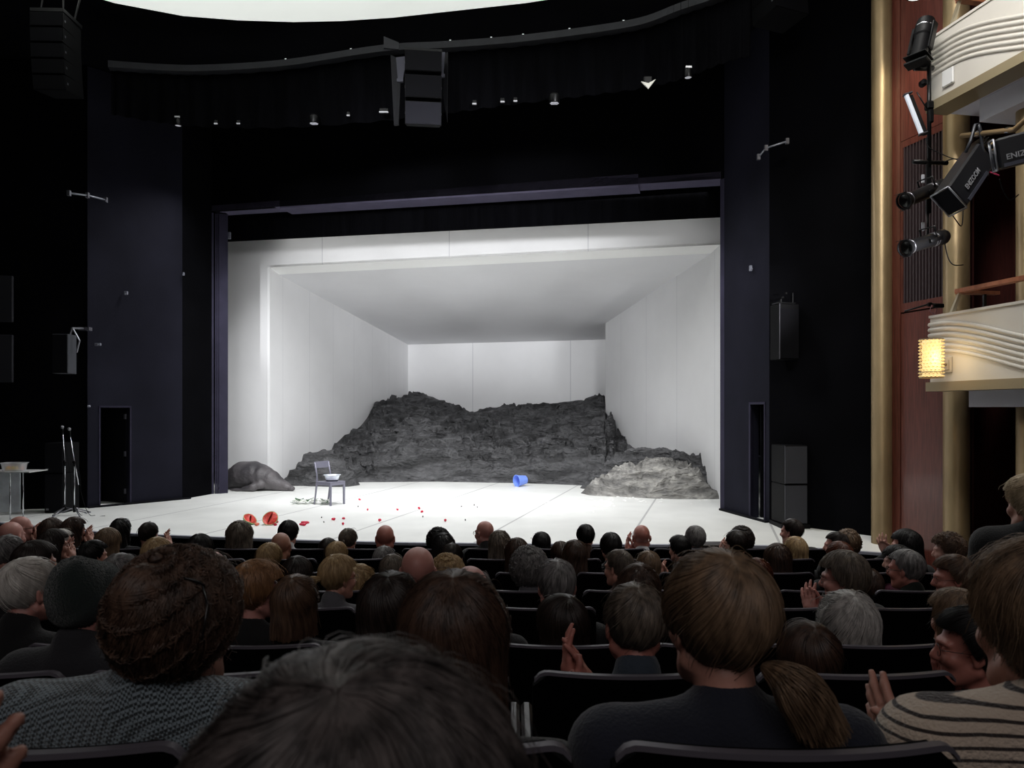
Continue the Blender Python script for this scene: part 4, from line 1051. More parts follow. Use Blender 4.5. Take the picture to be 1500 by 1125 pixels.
# crystal wall lamp
D=8.62; c=W(1364.5,525,D)
t=thing('crystal_wall_lamp',c,'lit cylindrical crystal wall lamp on the corner of the lower balcony','lamp')
rr_=.122; hh=.225
M_CRY=mat('crystal_beads',(255,226,160),.15,emit=(255,226,160),estr=.26,spec=.8)
MB().lathe([(rr_*.8,-hh*.93),(rr_*.8,hh*.93)],n=24).done('glowing_core',mat('lamp_core',(255,230,170),.5,emit=(255,230,175),estr=.55),t,True)
mb=MB(); nb=18
for j in range(12):
    z=-hh*.93+j*hh*1.86/11
    for i in range(nb):
        an=2*PI*(i+.5*(j%2))/nb; R_2=Matrix.Rotation(an,3,'Z'); p=Vector((math.cos(an)*rr_,math.sin(an)*rr_,z))
        pts=[R_2@Vector(v)+p for v in ((.018,0,0),(0,.016,0),(-.006,0,.017),(0,-.016,0),(-.006,0,-.017))]
        mb.add(pts,[(0,1,2),(0,2,3),(0,3,4),(0,4,1),(1,4,3,2)])
mb.done('bead_shade',M_CRY,t); 
mb=MB()
for z in (-hh,-hh*.72,hh*.98): mb.lathe([(rr_*.97,z-.006),(rr_*1.05,z-.006),(rr_*1.05,z+.006),(rr_*.97,z+.006),(rr_*.97,z-.006)],n=32)
mb.done('ring',M_BRASS,t,True,angle=40)
bp=BA+bdv*onB(1389)-c; bp.z=-.07
mb=MB(); mb.tube([Vector((0.08,0,-.07)),Vector((bp.x,bp.y-.0,-.07))],.018,8); mb.done('arm',M_BRASS,t,True)
R_=Matrix(((bdv.x,bn.x,0),(bdv.y,bn.y,0),(0,0,1)))
mb=MB(); mb.box(bp-bn*.012,(.14,.03,.19),R_,bev=.008); mb.box(bp-bn*.035,(.09,.03,.12),R_,bev=.006); mb.done('backplate',mat('pale_backplate',(190,182,170),.4),t)
L=bpy.data.lights.new('lamp_glow','POINT'); L.energy=3.5; L.color=(1,.80,.48); L.shadow_soft_size=.12; lo=bpy.data.objects.new('lamp_glow',L); COL.objects.link(lo); lo.location=c+Vector((-.02,-.2,0))

# ---------------------------------------------------------------- lighting gear on the side
DG=8.75
def Rl(o,px,py,D=DG): return W(px,py,D)-o
t=thing('lighting_pole',W(1363,180,DG),'black vertical pole carrying the side spotlights in front of the upper balcony tip','pole'); o_=t.location.copy()
MB().tube([Rl(o_,1361,60),Rl(o_,1361,245)],.024,10).done('tube',M_BLKMET,t,True)
MB().tube([Rl(o_,1340,100,8.7),Rl(o_,1366,100,8.8)],.03,10).done('cross_tube',M_BLKMET,t,True)
MB().tube([Rl(o_,1338,237,8.7),Rl(o_,1387,239,8.85)],.026,10).done('cross_tube',M_BLKMET,t,True)
mb=MB(); mb.box(Rl(o_,1353,93,8.7),(.10,.08,.07),bev=.015); mb.box(Rl(o_,1361,155),(.08,.09,.10),bev=.015); mb.box(Rl(o_,1352,122,8.7),(.07,.1,.08),bev=.02); mb.box(Rl(o_,1363,167),(.06,.06,.22),bev=.015); mb.done('clamp',M_BLKPLA,t)
# pole lower part
t2=thing('lighting_pole',W(1360,300,DG),'black lower pole carrying the two round-bodied spotlights before the grille','pole'); o2=t2.location.copy()
MB().box((Rl(o2,1360,275)),(.055,.03,ZP(236,DG)-ZP(312,DG))).done('flat_bar',M_BLKMET,t2)
MB().tube([Rl(o2,1359,312),Rl(o2,1359,345)],.014,8).done('tube',M_BLKMET,t2,True)
mb=MB(); mb.box(Rl(o2,1352,262,8.7),(.035,.02,.1),bev=.004); mb.box(Rl(o2,1352,332,8.7),(.035,.02,.1),bev=.004); mb.done('paper_label',mat('grey_tag',(170,172,180),.6),t2)
def oriented(a,b,up=Vector((0,0,1))):
    d=(b-a).normalized(); x=d.cross(up).normalized(); y=x.cross(d)
    return Matrix((x,y,d)).transposed()         # local z runs a->b
# moving head at the top
a=W(1357,30,8.7); b=W(1345,86,8.6); t=thing('moving_head_lamp',a,'glossy black moving-head lamp pointing down at the top of the pole','lamp')
R_=oriented(a,b); Lh=(b-a).length
MB().lathe([(.0,-.03),(.045,-.028),(.06,-.02),(.095,.01),(.105,.06),(.105,.17),(.095,.20),(.10,.22),(.085,.24),(.088,Lh-.06),(.098,Lh-.03),(.098,Lh),(.07,Lh+.005),(.0,Lh-.03)],n=28,R=R_).done('housing',mat('gloss_black',(14,14,16),.5,spec=.25),t,True,angle=35)
mb=MB(); mb.box(R_@Vector((.12,0,Lh*.5)),(.03,.09,Lh*.7),R_,bev=.01); mb.box(R_@Vector((-.12,0,Lh*.5)),(.03,.09,Lh*.7),R_,bev=.01); mb.box(R_@Vector((0,0,Lh+.06)),(.27,.12,.04),R_,bev=.01); mb.done('yoke',M_BLKMET,t)
mb=MB(); mb.lathe([(.104,.10),(.108,.105),(.108,.115),(.104,.12)],n=28,R=R_)
for k in range(5): mb.box(R_@Vector((-.03+k*.015,-.104,.17)),(.006,.006,.006),R_)
mb.done('silver_band',M_CHROME,t,True)
MB().box(R_@Vector((0,.0,Lh+.0)),(.26,.20,.008),R_).done('barn_door',M_BLKMET,t)
# tube light
a=W(1327,138,8.7); b=W(1350,197,8.65); t=thing('tube_light',a,'slim white-faced bar light hanging at a slant beside the pole','light'); R_=oriented(a,b,Vector((0,1,0))); Lh=(b-a).length
MB().box(R_@Vector((0,0,Lh/2)),(.045,.05,Lh),R_,bev=.012).done('diffuser',mat('pale_diffuser',(214,220,232),.4,emit=(225,232,245),estr=.25),t)
q=W(1333,136,8.75)-a; MB().box(R_@Vector((.0,0,Lh/2))+Vector((.062,.03,.0)),(.05,.05,Lh*.98),R_,bev=.008).done('housing',M_BLKMET,t)
for z in (0.004,Lh-.004): MB().box(R_@Vector((.02,0,z)),(.10,.06,.02),R_,bev=.005).done('end_cap',mat('dark_cap',(60,60,66),.4),t)
MB().tube([W(1343,135,8.7)-a,W(1352,150,8.7)-a,W(1358,160,8.72)-a],.008,6).done('strap',M_BLKMET,t,True)
# two round-bodied profile lamps
def par(ax,ay,bx,by,lab,ra=.078):
    a=W(ax,ay,8.72); b=W(bx,by,8.5); t=thing('profile_spotlight',a,lab,'spotlight'); R_=oriented(a,b); Lh=(b-a).length
    MB().lathe([(0,-.03),(.04,-.028),(.07,-.01),(.09,.03),(.092,.12),(.075,.16),(.078,.17),(.078,Lh-.03),(.088,Lh-.02),(.088,Lh),(.07,Lh+.003),(0,Lh-.04)],n=26,R=R_).done('housing',mat('satin_black',(22,22,24),.32),t,True,angle=35)
    mb=MB()
    for z in (.17,.21,Lh-.06): mb.lathe([(.079,z),(.084,z+.004),(.084,z+.010),(.079,z+.014)],n=26,R=R_)
    mb.done('ring',mat('worn_ring',(120,120,126),.3,metal=.7),t,True)
    mb=MB()
    for s in (-1,1): mb.box(R_@Vector((s*.1,0,Lh*.42)),(.02,.05,.2),R_,bev=.005)
    mb.tube([R_@Vector((.1,0,Lh*.4)),R_@Vector((.1,.15,Lh*.4)),R_@Vector((-.1,.15,Lh*.4)),R_@Vector((-.1,0,Lh*.4))],.012,6); mb.done('yoke',M_BLKMET,t,True)
    mb=MB(); mb.lathe([(.088,Lh+.004),(.102,Lh+.008),(.102,Lh+.03),(.092,Lh+.03),(.088,Lh+.004)],n=26,R=R_); mb.box(R_@Vector((.0,-.098,Lh+.04)),(.12,.006,.06),R_);mb.box(R_@Vector((.0,.098,Lh+.04)),(.12,.006,.06),R_); mb.done('barn_door',M_BLKMET,t)
    mb=MB(); mb.tube([R_@Vector((0,-.07,.0)),R_@Vector((.05,-.09,-.04))],.012,6); mb.done('knob',M_BLKPLA,t)
par(1382,272,1326,294,'round-bodied black spotlight on the pole, upper of the two before the grille')
par(1384,346,1328,363,'round-bodied black spotlight on the pole, lower of the two before the grille')
# brown pipe and two square-bodied zoom profiles
a=W(1409,199,8.4); b=W(1486,190,7.5); t=thing('brown_pipe',a,'brown pipe under the upper balcony carrying the square-bodied lamps','pipe')
MB().tube([(0,0,0),b-a,(b-a)+Vector((.15,-.5,.25))],.028,12).done('tube',mat('brown_paint',(126,104,74),.45),t,True)
mb=MB(); mb.lathe([(.036,-.03),(.036,.03)],(W(1434,196,8.1)-a),10,oriented(Vector((0,0,0)),b-a),close=True); mb.lathe([(.036,-.03),(.036,.03)],(W(1478,191,7.6)-a),10,oriented(Vector((0,0,0)),b-a),close=True); mb.done('clamp',M_CHROME,t)
def letters(txt,size):
    cu=bpy.data.curves.new('lt','FONT'); cu.body=txt; cu.size=size; cu.extrude=.0015; cu.offset=.0012; cu.align_x='CENTER'; cu.align_y='CENTER'
    o=bpy.data.objects.new('lt',cu); COL.objects.link(o); bpy.context.view_layer.update()
    me=bpy.data.meshes.new_from_object(o.evaluated_get(bpy.context.evaluated_depsgraph_get())); bpy.data.objects.remove(o); return me
def enizoom(a,b,wd,ht,lab,txtflip,facecam,tpos):
    t=thing('zoom_profile_spotlight',a,lab,'spotlight'); d=(b-a).normalized(); Lh=(b-a).length
    # local frame: z along the body, x across the visible face, y away from the camera
    y=facecam-d*facecam.dot(d); y.normalize(); x=y.cross(d); R_=Matrix((x,y,d)).transposed()
    MB().box(R_@Vector((0,ht/2,Lh/2)),(wd,ht,Lh),R_,bev=.02).done('housing',mat('satin_charcoal',(28,29,33),.4),t)
    mb=MB(); mb.box(R_@Vector((-wd*.44,ht*.5,Lh*.55)),(.02,ht*.8,Lh*.8),R_,bev=.004); mb.box(R_@Vector((-wd*.40,-.004,Lh*.6)),(.035,.008,Lh*.62),R_); mb.done('side_rail',mat('grey_rail',(82,84,96),.35,metal=.4),t)
    mb=MB(); 
    for k in range(9): mb.box(R_@Vector((0,ht*.5,-.03-k*.0)),(wd*.9,ht*.9,.02),R_)
    for k in range(8): mb.box(R_@Vector((-wd*.4+k*wd*.115,ht*.5,-.10)),(.008,ht*.95,.16),R_)
    mb.done('cooling_fins',M_BLKMET,t)
    mb=MB(); fr_=[(-wd/2,0),(wd/2,0),(wd/2,ht),(-wd/2,ht)]; w_=.016
    for (x0,y0),(x1,y1) in zip(fr_,fr_[1:]+fr_[:1]):
        mb.tube([R_@Vector((x0,y0,Lh+.02)),R_@Vector((x1,y1,Lh+.02))],.009,6)
    mb.done('gate_frame',mat('pale_frame',(150,152,160),.3,metal=.6),t,True)
    MB().box(R_@Vector((0,ht/2,Lh+.012)),(wd*.92,ht*.92,.01),R_).done('lens',mat('lens_glass',(60,62,70),.06,metal=.6,coat=1),t)
    mb=MB(); c0=R_@Vector((wd*.6,ht*.3,Lh*.22)); c1=R_@Vector((-wd*.6,ht*.3,Lh*.22)); top=Vector((0,0,.42))
    m_=(c0+c1)/2+Vector((0,-.03,0)); 
    for s,cc in ((1,c0),(-1,c1)): mb.tube([cc,cc*.6+(m_+top)*.4,m_+top*.92+(cc-m_)*.25,m_+top],.018,6)
    mb.done('yoke',mat('yoke_grey',(58,60,66),.4,metal=.4),t,True)
    me=letters('ENIZOOM',.075); me.materials.append(mat('pale_letters',(150,152,158),.5)); o=ob('lettering',me,t)
    ex=d*txtflip; ey=(-x)*txtflip if True else x
    # text runs along the body, faces the camera
    nz=-y; ex=ex.normalized(); ey=nz.cross(ex)
    M=Matrix((ex,ey,nz)).transposed().to_4x4(); M.translation=R_@Vector((tpos[0],-.012,Lh*tpos[1])); o.matrix_local=M
    mb=MB(); mb.tube([R_@Vector((-wd*.5,0.02,Lh*.22)),R_@Vector((-wd*.85,0,Lh*.16))],.007,6); mb.done('pink_lever',mat('pink_tape',(226,70,120),.5),t)
    return t
enizoom(W(1448,222,8.05),W(1404,287,7.75),.30,.22,'square-bodied black spotlight with pale lettering, tilted steeply down',-1,Vector((-.02,1,.12)),(-.02,.60))
a=W(1530,208,7.15); b=W(1462,226,7.3)
enizoom(a,b,.30,.20,'square-bodied black spotlight with pale lettering, nearly level at the picture edge',-1,Vector((-.05,1,.1)),(-.05,.40))
# cables
def cable(pts,lab,r=.006):
    o=MB().tube(smoothpts([W(*p) for p in pts],6),r,6).done('cable',M_BLKPLA,None,True); tag(o,lab,'cable'); return o
cable([(1356,203,8.6),(1361,216,8.55),(1378,225,8.5),(1395,232,8.4),(1415,236,8.2)],'black cable sagging from the pole to the tilted square spotlight')
cable([(1385,285,8.6),(1390,305,8.6),(1400,322,8.6),(1409,330,8.7),(1411,300,8.8)],'thin black cable hanging below the upper round spotlight')
cable([(1384,357,8.6),(1389,378,8.6),(1397,388,8.6),(1411,388,8.7)],'thin black cable hanging below the lower round spotlight')
cable([(1464,262,7.6),(1470,280,7.6),(1480,293,7.6),(1492,285,7.6)],'thin cable hanging below the level square spotlight')
cable([(1382,238,8.7),(1395,233,8.6),(1412,234,8.3)],'short cable from the cross tube to the tilted square spotlight')
t=thing('cable_hook',W(1372,448,9.2),'small black cable clamp with a loop on the veneer under the grille','clamp'); o_=t.location.copy()
MB().tube([W(1325,456,9.3)-o_,W(1362,445,9.2)-o_,W(1380,446,9.1)-o_],.012,6).done('rod',M_BLKMET,t,True)
mb=MB(); mb.box(W(1375,448,9.1)-o_,(.12,.05,.05),bev=.01); mb.box(W(1362,446,9.15)-o_,(.05,.05,.05),bev=.01); mb.done('clamp',M_BLKPLA,t)
MB().tube([W(1365,447,9.1)-o_,W(1362,455,9.1)-o_,W(1369,462,9.1)-o_,W(1373,452,9.1)-o_],.006,6).done('loop',mat('pinkish_wire',(150,110,120),.4),t,True)
# small bright lamp head at the very top
a=W(1343,-6,8.6); t=thing('ceiling_spot',a,'lit lamp head just at the picture top above the moving-head lamp','lamp'); 
MB().lathe([(.12,.0),(.12,.10),(.07,.16)],n=20,close=True).done('housing',M_BLKMET,t,True,angle=40)
MB().lathe([(0,-.012),(.085,-.008),(.10,.0)],n=20).done('lens',mat('lit_glass',(255,255,255),.2,emit=(255,252,245),estr=4),t,True)
# ================================================================ people
NECK=np.array([0,-.02,-.11])
def headT(R,off):
    return lambda p: (R@(np.array(p,float)-NECK))+NECK+np.array(off)
def limb_mid(a,b,la,lb,pole):
    a=np.array(a,float); b=np.array(b,float); d=b-a; L=np.linalg.norm(d); L2=min(L,(la+lb)*.999)
    u=d/L; x=(la*la-lb*lb+L2*L2)/(2*L2); h=math.sqrt(max(la*la-x*x,0)); p=np.array(pole,float); p=p-u*(p@u); p/=np.linalg.norm(p)
    return a+u*x+p*h
def hand(f,wr,dirf,pal,side,curl=.35,s=1.0,spread=.0):
    """five separate fingers; dirf towards the fingertips, pal out of the palm, side=+1 thumb along dirf x pal"""
    d=np.array(dirf,float); d/=np.linalg.norm(d); n=np.array(pal,float); n-=d*(n@d); n/=np.linalg.norm(n); w=np.cross(d,n)*side
    wr=np.array(wr,float); r=.0098*s
    L=[.046,.052,.048,.038]
    for i in range(4):
        o=(1.5-i)*.0195*s
        k=wr+d*(.088-.004*abs(i-1))*s+w*o
        f.cap(wr+d*.012*s+w*o*.55,k,.0135*s,.0115*s,k=.012)
        p=k; a=curl*.55; dd=d+w*(1.5-i)*spread; dd/=np.linalg.norm(dd)
        for seg in range(3):
            dv=dd*math.cos(a)+n*math.sin(a); q=p+dv*L[i]*s*(1,.62,.46)[seg]
            f.cap(p,q,r*(1,.94,.86)[seg],r*(.94,.86,.74)[seg],k=.004); p=q; a+=curl*(.8,.6,.5)[seg]
    f.ell(wr+d*.055*s+n*.004*s,(.030*s,.030*s,.030*s),k=.012)
    b=wr+d*.022*s+w*.026*s; t1=b+(d*.5+w*.75+n*.35)*.042*s; t2=t1+(d*.85+w*.25+n*.3)*.034*s; t3=t2+(d*.95+n*.15)*.024*s
    f.cap(b,t1,.0150*s,.0120*s,k=.012); f.cap(t1,t2,.0115*s,.0105*s,k=.004); f.cap(t2,t3,.0105*s,.0085*s,k=.004)
def arms_of(pose,off=(0,0)):
    ox=off[0]
    if pose=='lap': w=[(-.12,.26,-.66),(.12,.26,-.66)]; d=[(.4,.7,-.2),(-.4,.7,-.2)]; n=[(0,-.2,-1),(0,-.2,-1)]
    elif pose=='clap': w=[(-.045,.29,-.36),(.045,.27,-.39)]; d=[(.05,.45,.85),(-.12,.35,.9)]; n=[(1,0,0),(-1,0,0)]
    else:
        w,d,n=pose
    return w,d,n
MESHC={}
def body_mesh(yaw,pitch,pose,h,lean,legs,wid=1.0,stand=False,neckw=1.0):
    key=('b',round(yaw,2),round(pitch,2),pose,h,lean,legs,wid,stand,neckw)
    if key in MESHC: return MESHC[key]
    w,d,n=arms_of(pose)
    xs=[p[0] for p in w]; ys=[p[1] for p in w]; zs=[p[2] for p in w]
    lo=(min(-.27,min(xs)-.16),-.20,legs-.02); hi=(max(.27,max(xs)+.16),max(.62 if not stand else .3,max(ys)+.22),.15)
    f=Field(lo,hi,h)
    R=rotm(yaw,pitch); T=headT(R,lean)
    # trunk
    f.ell((0,-.015,-.37),(.150*wid,.098,.20),k=.03); f.ell((0,-.01,-.60),(.135*wid,.10,.17),k=.04)
    sh=[np.array((-.175*wid,-.025,-.228)),np.array((.175*wid,-.025,-.228))]
    nb=(0,-.035,-.185)
    for s_ in sh: f.cap((0,-.035,-.185),s_,.050,.050,k=.04)
    f.cap(nb,T((0,-.018,-.09)),.058*neckw,.052*neckw,k=.03)
    # head
    f.ell(T((0,-.012,.030)),(.074,.094,.084),k=.02,R=R); f.ell(T((0,.030,-.030)),(.060,.066,.082),k=.02,R=R)
    f.ell(T((0,.040,-.082)),(.046,.046,.036),k=.02,R=R); f.ell(T((0,.078,-.100)),(.020,.016,.016),k=.02,R=R)
    for s_ in (-1,1):
        f.cap(T((s_*.058,.0,-.06)),T((s_*.030,.065,-.098)),.020,.018,k=.025)
        f.ell(T((s_*.042,.068,-.030)),(.022,.020,.020),k=.025,R=R)
        f.cap(T((s_*.010,.090,.022)),T((s_*.046,.074,.020)),.011,.010,k=.014)
        f.ell(T((s_*.031,.094,.002)),(.016,.014,.013),k=.010,R=R,cut=True)
        f.ell(T((s_*.031,.079,.001)),(.0125,.0125,.0125),k=.004,R=R)
        Re=R@rotm(0,0,0)@np.array(Euler((0,0,s_*.35)).to_matrix())
        f.ell(T((s_*.080,-.004,-.008)),(.0085,.020,.031),k=.008,R=Re); f.ell(T((s_*.088,.002,-.004)),(.006,.011,.016),k=.004,R=Re,cut=True)
        f.ell(T((s_*.076,.002,-.034)),(.008,.010,.010),k=.006,R=R)
    f.cap(T((0,.090,.010)),T((0,.112,-.028)),.009,.0125,k=.012)
    f.ell(T((0,.100,-.036)),(.018,.012,.009),k=.010,R=R)
    f.cap(T((-.019,.083,-.061)),T((.019,.083,-.061)),.0085,k=.008); f.cap(T((-.016,.082,-.073)),T((.016,.082,-.073)),.009,k=.008)
    f.cap(T((-.022,.096,-.067)),T((.022,.096,-.067)),.0028,k=.004,cut=True)
    # arms
    for i,s_ in enumerate((-1,1)):
        a=sh[i]; wr=np.array(w[i],float); dist=np.linalg.norm(wr-a)
        if dist>.53: wr=a+(wr-a)*.53/dist
        e=limb_mid(a,wr,.29,.26,(s_*.55,-.1,-1))
        f.cap(a,e,.047,.036,k=.03); f.cap(e,wr,.037,.025,k=.02)
        dd=np.array(d[i],float); side=(1 if s_<0 else -1)
        hd=np.array(n[i],float)
        # thumb points up / towards the head
        wv=np.cross(dd/np.linalg.norm(dd),hd); sd=1 if (wv@np.array((0,-.6,.8)))>0 else -1
        hand(f,wr+dd/np.linalg.norm(dd)*.01,dd,hd,sd,.28,1.0,.10 if pose!='lap' else 0)
    # legs
    if stand:
        for s_ in (-1,1):
            f.cap((s_*.085,0,-.74),(s_*.09,.03,(legs-.74)/2-.05),.082,.058,k=.03); f.cap((s_*.09,.03,(legs-.74)/2-.05),(s_*.09,-.02,legs+.08),.055,.038,k=.02)
            f.cap((s_*.09,-.05,legs+.04),(s_*.10,.13,legs+.03),.034,.030,k=.02)
    else:
        for s_ in (-1,1):
            f.cap((s_*.085,0,-.70),(s_*.11,.42,-.70),.080,.055,k=.03); f.cap((s_*.11,.42,-.70),(s_*.11,.40,legs+.08),.054,.038,k=.02)
            f.cap((s_*.11,.37,legs+.04),(s_*.12,.54,legs+.03),.034,.030,k=.02)
    V,Q=f.mesh(); me=mesh_np('person_body',V,Q,mat('skin_plain',(178,126,112),.5)); MESHC[key]=me; return me
def shirt_mesh(pose,h,kind,wid=1.0,lean=(0,0,0)):
    key=('s',pose,h,kind,wid,lean)
    if key in MESHC: return MESHC[key]
    w,d,n=arms_of(pose); zs=[p[2] for p in w]; xs=[p[0] for p in w]; ys=[p[1] for p in w]
    f=Field((min(-.33,min(xs)-.1),-.24,-.80),(max(.33,max(xs)+.1),max(.4,max(ys)+.1),max(-.05,max(zs)+.1)),h)
    g=.014 if kind!='coat' else .026
    if kind=='knit': g=.022
    f.ell((0,-.015,-.37),(.150*wid+g,.098+g,.20+g),k=.04); f.ell((0,-.01,-.60),(.145*wid+g,.105+g,.17),k=.05)
    for i,s_ in enumerate((-1,1)):
        a=np.array((s_*.175*wid,-.025,-.228)); wr=np.array(w[i],float); dist=np.linalg.norm(wr-a)
        if dist>.53: wr=a+(wr-a)*.53/dist
        e=limb_mid(a,wr,.29,.26,(s_*.55,-.1,-1))
        f.cap((0,-.035,-.19),a,.048+g,.051+g,k=.04); f.cap(a,e,.047+g,.038+g,k=.03); f.cap(e,e+(wr-e)*.93,.038+g,.028+g,k=.02)
    if kind in ('collar','coat'): f.cap((lean[0]*.4,-.032,-.185),(lean[0]*.5,-.030,-.125),.064,.068,k=.012)
    elif kind in('roll','knit'): f.cap((0,-.033,-.185),(lean[0]*.4,-.03,-.145),.060,.062,k=.02)
    V,Q=f.mesh()
    V=V+ (.004*pnoise(V*18)+.006*pnoise(V*7))[:,None]*np.array([1,1,.3])
    me=mesh_np('garment',V,Q,M_CLOTH); MESHC[key]=me; return me
def trouser_mesh(legs,stand=False):
    key=('t',legs,stand)
    if key in MESHC: return MESHC[key]
    f=Field((-.26,-.16,legs-.03),(.26,.62 if not stand else .3,-.55),.018)
    f.ell((0,-.0,-.68),(.165,.125,.11),k=.04)
    for s_ in (-1,1):
        if stand:
            m=(legs-.74)/2-.05; f.cap((s_*.085,0,-.74),(s_*.09,.03,m),.098,.074,k=.03); f.cap((s_*.09,.03,m),(s_*.09,-.02,legs+.10),.072,.06,k=.02); f.cap((s_*.09,-.05,legs+.05),(s_*.10,.15,legs+.035),.05,.043,k=.02)
        else:
            f.cap((s_*.085,0,-.70),(s_*.11,.42,-.70),.095,.070,k=.03); f.cap((s_*.11,.42,-.70),(s_*.11,.40,legs+.11),.069,.055,k=.02); f.cap((s_*.11,.37,legs+.05),(s_*.12,.56,legs+.035),.05,.043,k=.02)
    V,Q=f.mesh(); me=mesh_np('trousers',V,Q,mat('dark_trousers',(24,24,30),.85)); MESHC[key]=me; return me

# ---------------------------------------------------------------- hair
# (thickness, hem back, hem side, hem front, fall, wave, frizz, start z)
HS={
 'short':dict(th=.010,hb=-.085,hs=-.012,hf=.070,fall=False),
 'crop': dict(th=.020,hb=-.090,hs=-.022,hf=.070,fall=False),
 'thick':dict(th=.028,hb=-.105,hs=-.030,hf=.066,fall=False,wave=.004),
 'buzz': dict(th=.006,hb=-.075,hs=-.008,hf=.072,fall=False),
 'bob':  dict(th=.026,hb=-.115,hs=-.110,hf=.055,fall=True),
 'pixie':dict(th=.026,hb=-.105,hs=-.050,hf=.060,fall=False,wave=.003),
 'mid':  dict(th=.026,hb=-.20,hs=-.17,hf=.06,fall=True,wave=.004),
 'long': dict(th=.022,hb=-.36,hs=-.32,hf=.066,fall=True),
 'wavy': dict(th=.030,hb=-.30,hs=-.26,hf=.060,fall=True,wave=.012),
 'curly':dict(th=.046,hb=-.11,hs=-.070,hf=.050,fall=False,wave=.012,frizz=.012),
 'fringe':dict(th=.007,hb=-.085,hs=-.012,hf=.072,fall=False,zs=.045),
 'patch':dict(th=.008,hb=-.085,hs=-.012,hf=.072,fall=False,patch=True),
 'tied': dict(th=.020,hb=-.115,hs=-.030,hf=.070,fall=False),
 'updo': dict(th=.030,hb=-.085,hs=-.030,hf=.068,fall=False,wave=.008,frizz=.006),
}
def hair_paths(st,phis,n,rng=None,jit=0.0):
    """(len(phis), n, 3) points flowing from the crown to the hem, in the head's own frame"""
    th=st['th']; c=np.array([0,-.42,.90]); c/=np.linalg.norm(c); e1=np.array([1,0,0.]); e2=np.cross(c,e1)
    C0=np.array([0,-.010,.030]); rad=np.array([.075+th,.096+th,.085+th])
    out=np.zeros((len(phis),n,3))
    for a,ph in enumerate(phis):
        pts=[]; 
        dirn=None
        for th_ in np.linspace(0.0,PI*.98,56):
            d=c*math.cos(th_)+math.sin(th_)*(e1*math.cos(ph)+e2*math.sin(ph)); d/=np.linalg.norm(d)
            p=C0+d*rad
            al=math.atan2(abs(p[0]),-(p[1]+.01))
            if al<1.05: hem=st['hb']
            elif al<1.65: t=(al-1.05)/.6; t=t*t*(3-2*t); hem=st['hb']+(st['hs']-st['hb'])*t
            else: t=min(1,(al-1.65)/.55); t=t*t*(3-2*t); hem=st['hs']+(st['hf']-st['hs'])*t
            if p[2]<hem and pts: break
            if st['fall'] and p[2]<C0[2]-.035 and hem<p[2]: 
                pts.append(p); z0=p[2]; k=0
                while pts[-1][2]>hem:
                    q=pts[-1].copy(); q[2]-=.02; k+=1
                    dz=z0-q[2]
                    q[0]=p[0]*(1+(.55*min(dz,.3) if dz>.05 else 0)); 
                    if al<1.6: q[1]=p[1]*(1+.10*min(dz/.2,1.2))-(.02*max(0,dz-.16)/.1)
                    pts.append(q)
                break
            pts.append(p)
        P=np.array(pts)
        if 'zs' in st:
            k=(P[:,2]<st['zs'])|(np.abs(P[:,1]+.01)<-1)
            P=P[k] if k.sum()>=2 else P[-2:]
        if len(P)<2: P=np.vstack([P,P+1e-4])
        s=np.concatenate([[0],np.cumsum(np.linalg.norm(np.diff(P,axis=0),axis=1))]); u=np.linspace(0,s[-1],n)
        for k in range(3): out[a,:,k]=np.interp(u,s,P[:,k])
    return out,C0
PATHC={}
def base_paths(style):
    if style not in PATHC: PATHC[style]=hair_paths(HS[style],np.linspace(0,2*PI,97)[:-1],26)
    return PATHC[style]
def sample_paths(B,phi,n,t0=None,swirl=0.0):
    m,K,_=B.shape; N=len(phi); T0=np.zeros(N) if t0 is None else t0
    tt=T0[:,None]+(1-T0)[:,None]*np.linspace(0,1,n)[None,:]
    ph=phi[:,None]+swirl*(1-tt)**1.5
    x=(ph/(2*PI)*m)%m; i=np.floor(x).astype(int); t=(x-i)[...,None]; i%=m; i1=(i+1)%m
    u=tt*(K-1); j=np.minimum(np.floor(u).astype(int),K-2); w=(u-j)[...,None]
    a=B[i,j]*(1-w)+B[i,j+1]*w; b=B[i1,j]*(1-w)+B[i1,j+1]*w
    return a*(1-t)+b*t
def tubes(P,r,C0,taper=.35):
    N,n,_=P.shape
    T=np.gradient(P,axis=1); T/=np.linalg.norm(T,axis=2,keepdims=True)+1e-9
    O=P-C0; O/=np.linalg.norm(O,axis=2,keepdims=True)+1e-9
    S=np.cross(T,O); S/=np.linalg.norm(S,axis=2,keepdims=True)+1e-9; O=np.cross(S,T)
    rr=(r if np.ndim(r) else np.full(N,r))[:,None,None]*np.linspace(1,taper,n)[None,:,None]
    V=np.stack([P+O*rr,P-O*rr*.5+S*rr,P-O*rr*.5-S*rr],2)
    idx=np.arange(N*n*3).reshape(N,n,3)
    q=[]
    for k in range(3):
        a=idx[:,:-1,k]; b=idx[:,:-1,(k+1)%3]; c_=idx[:,1:,(k+1)%3]; d=idx[:,1:,k]; q.append(np.stack([a,b,c_,d],-1).reshape(-1,4))
    return V.reshape(-1,3),np.concatenate(q)
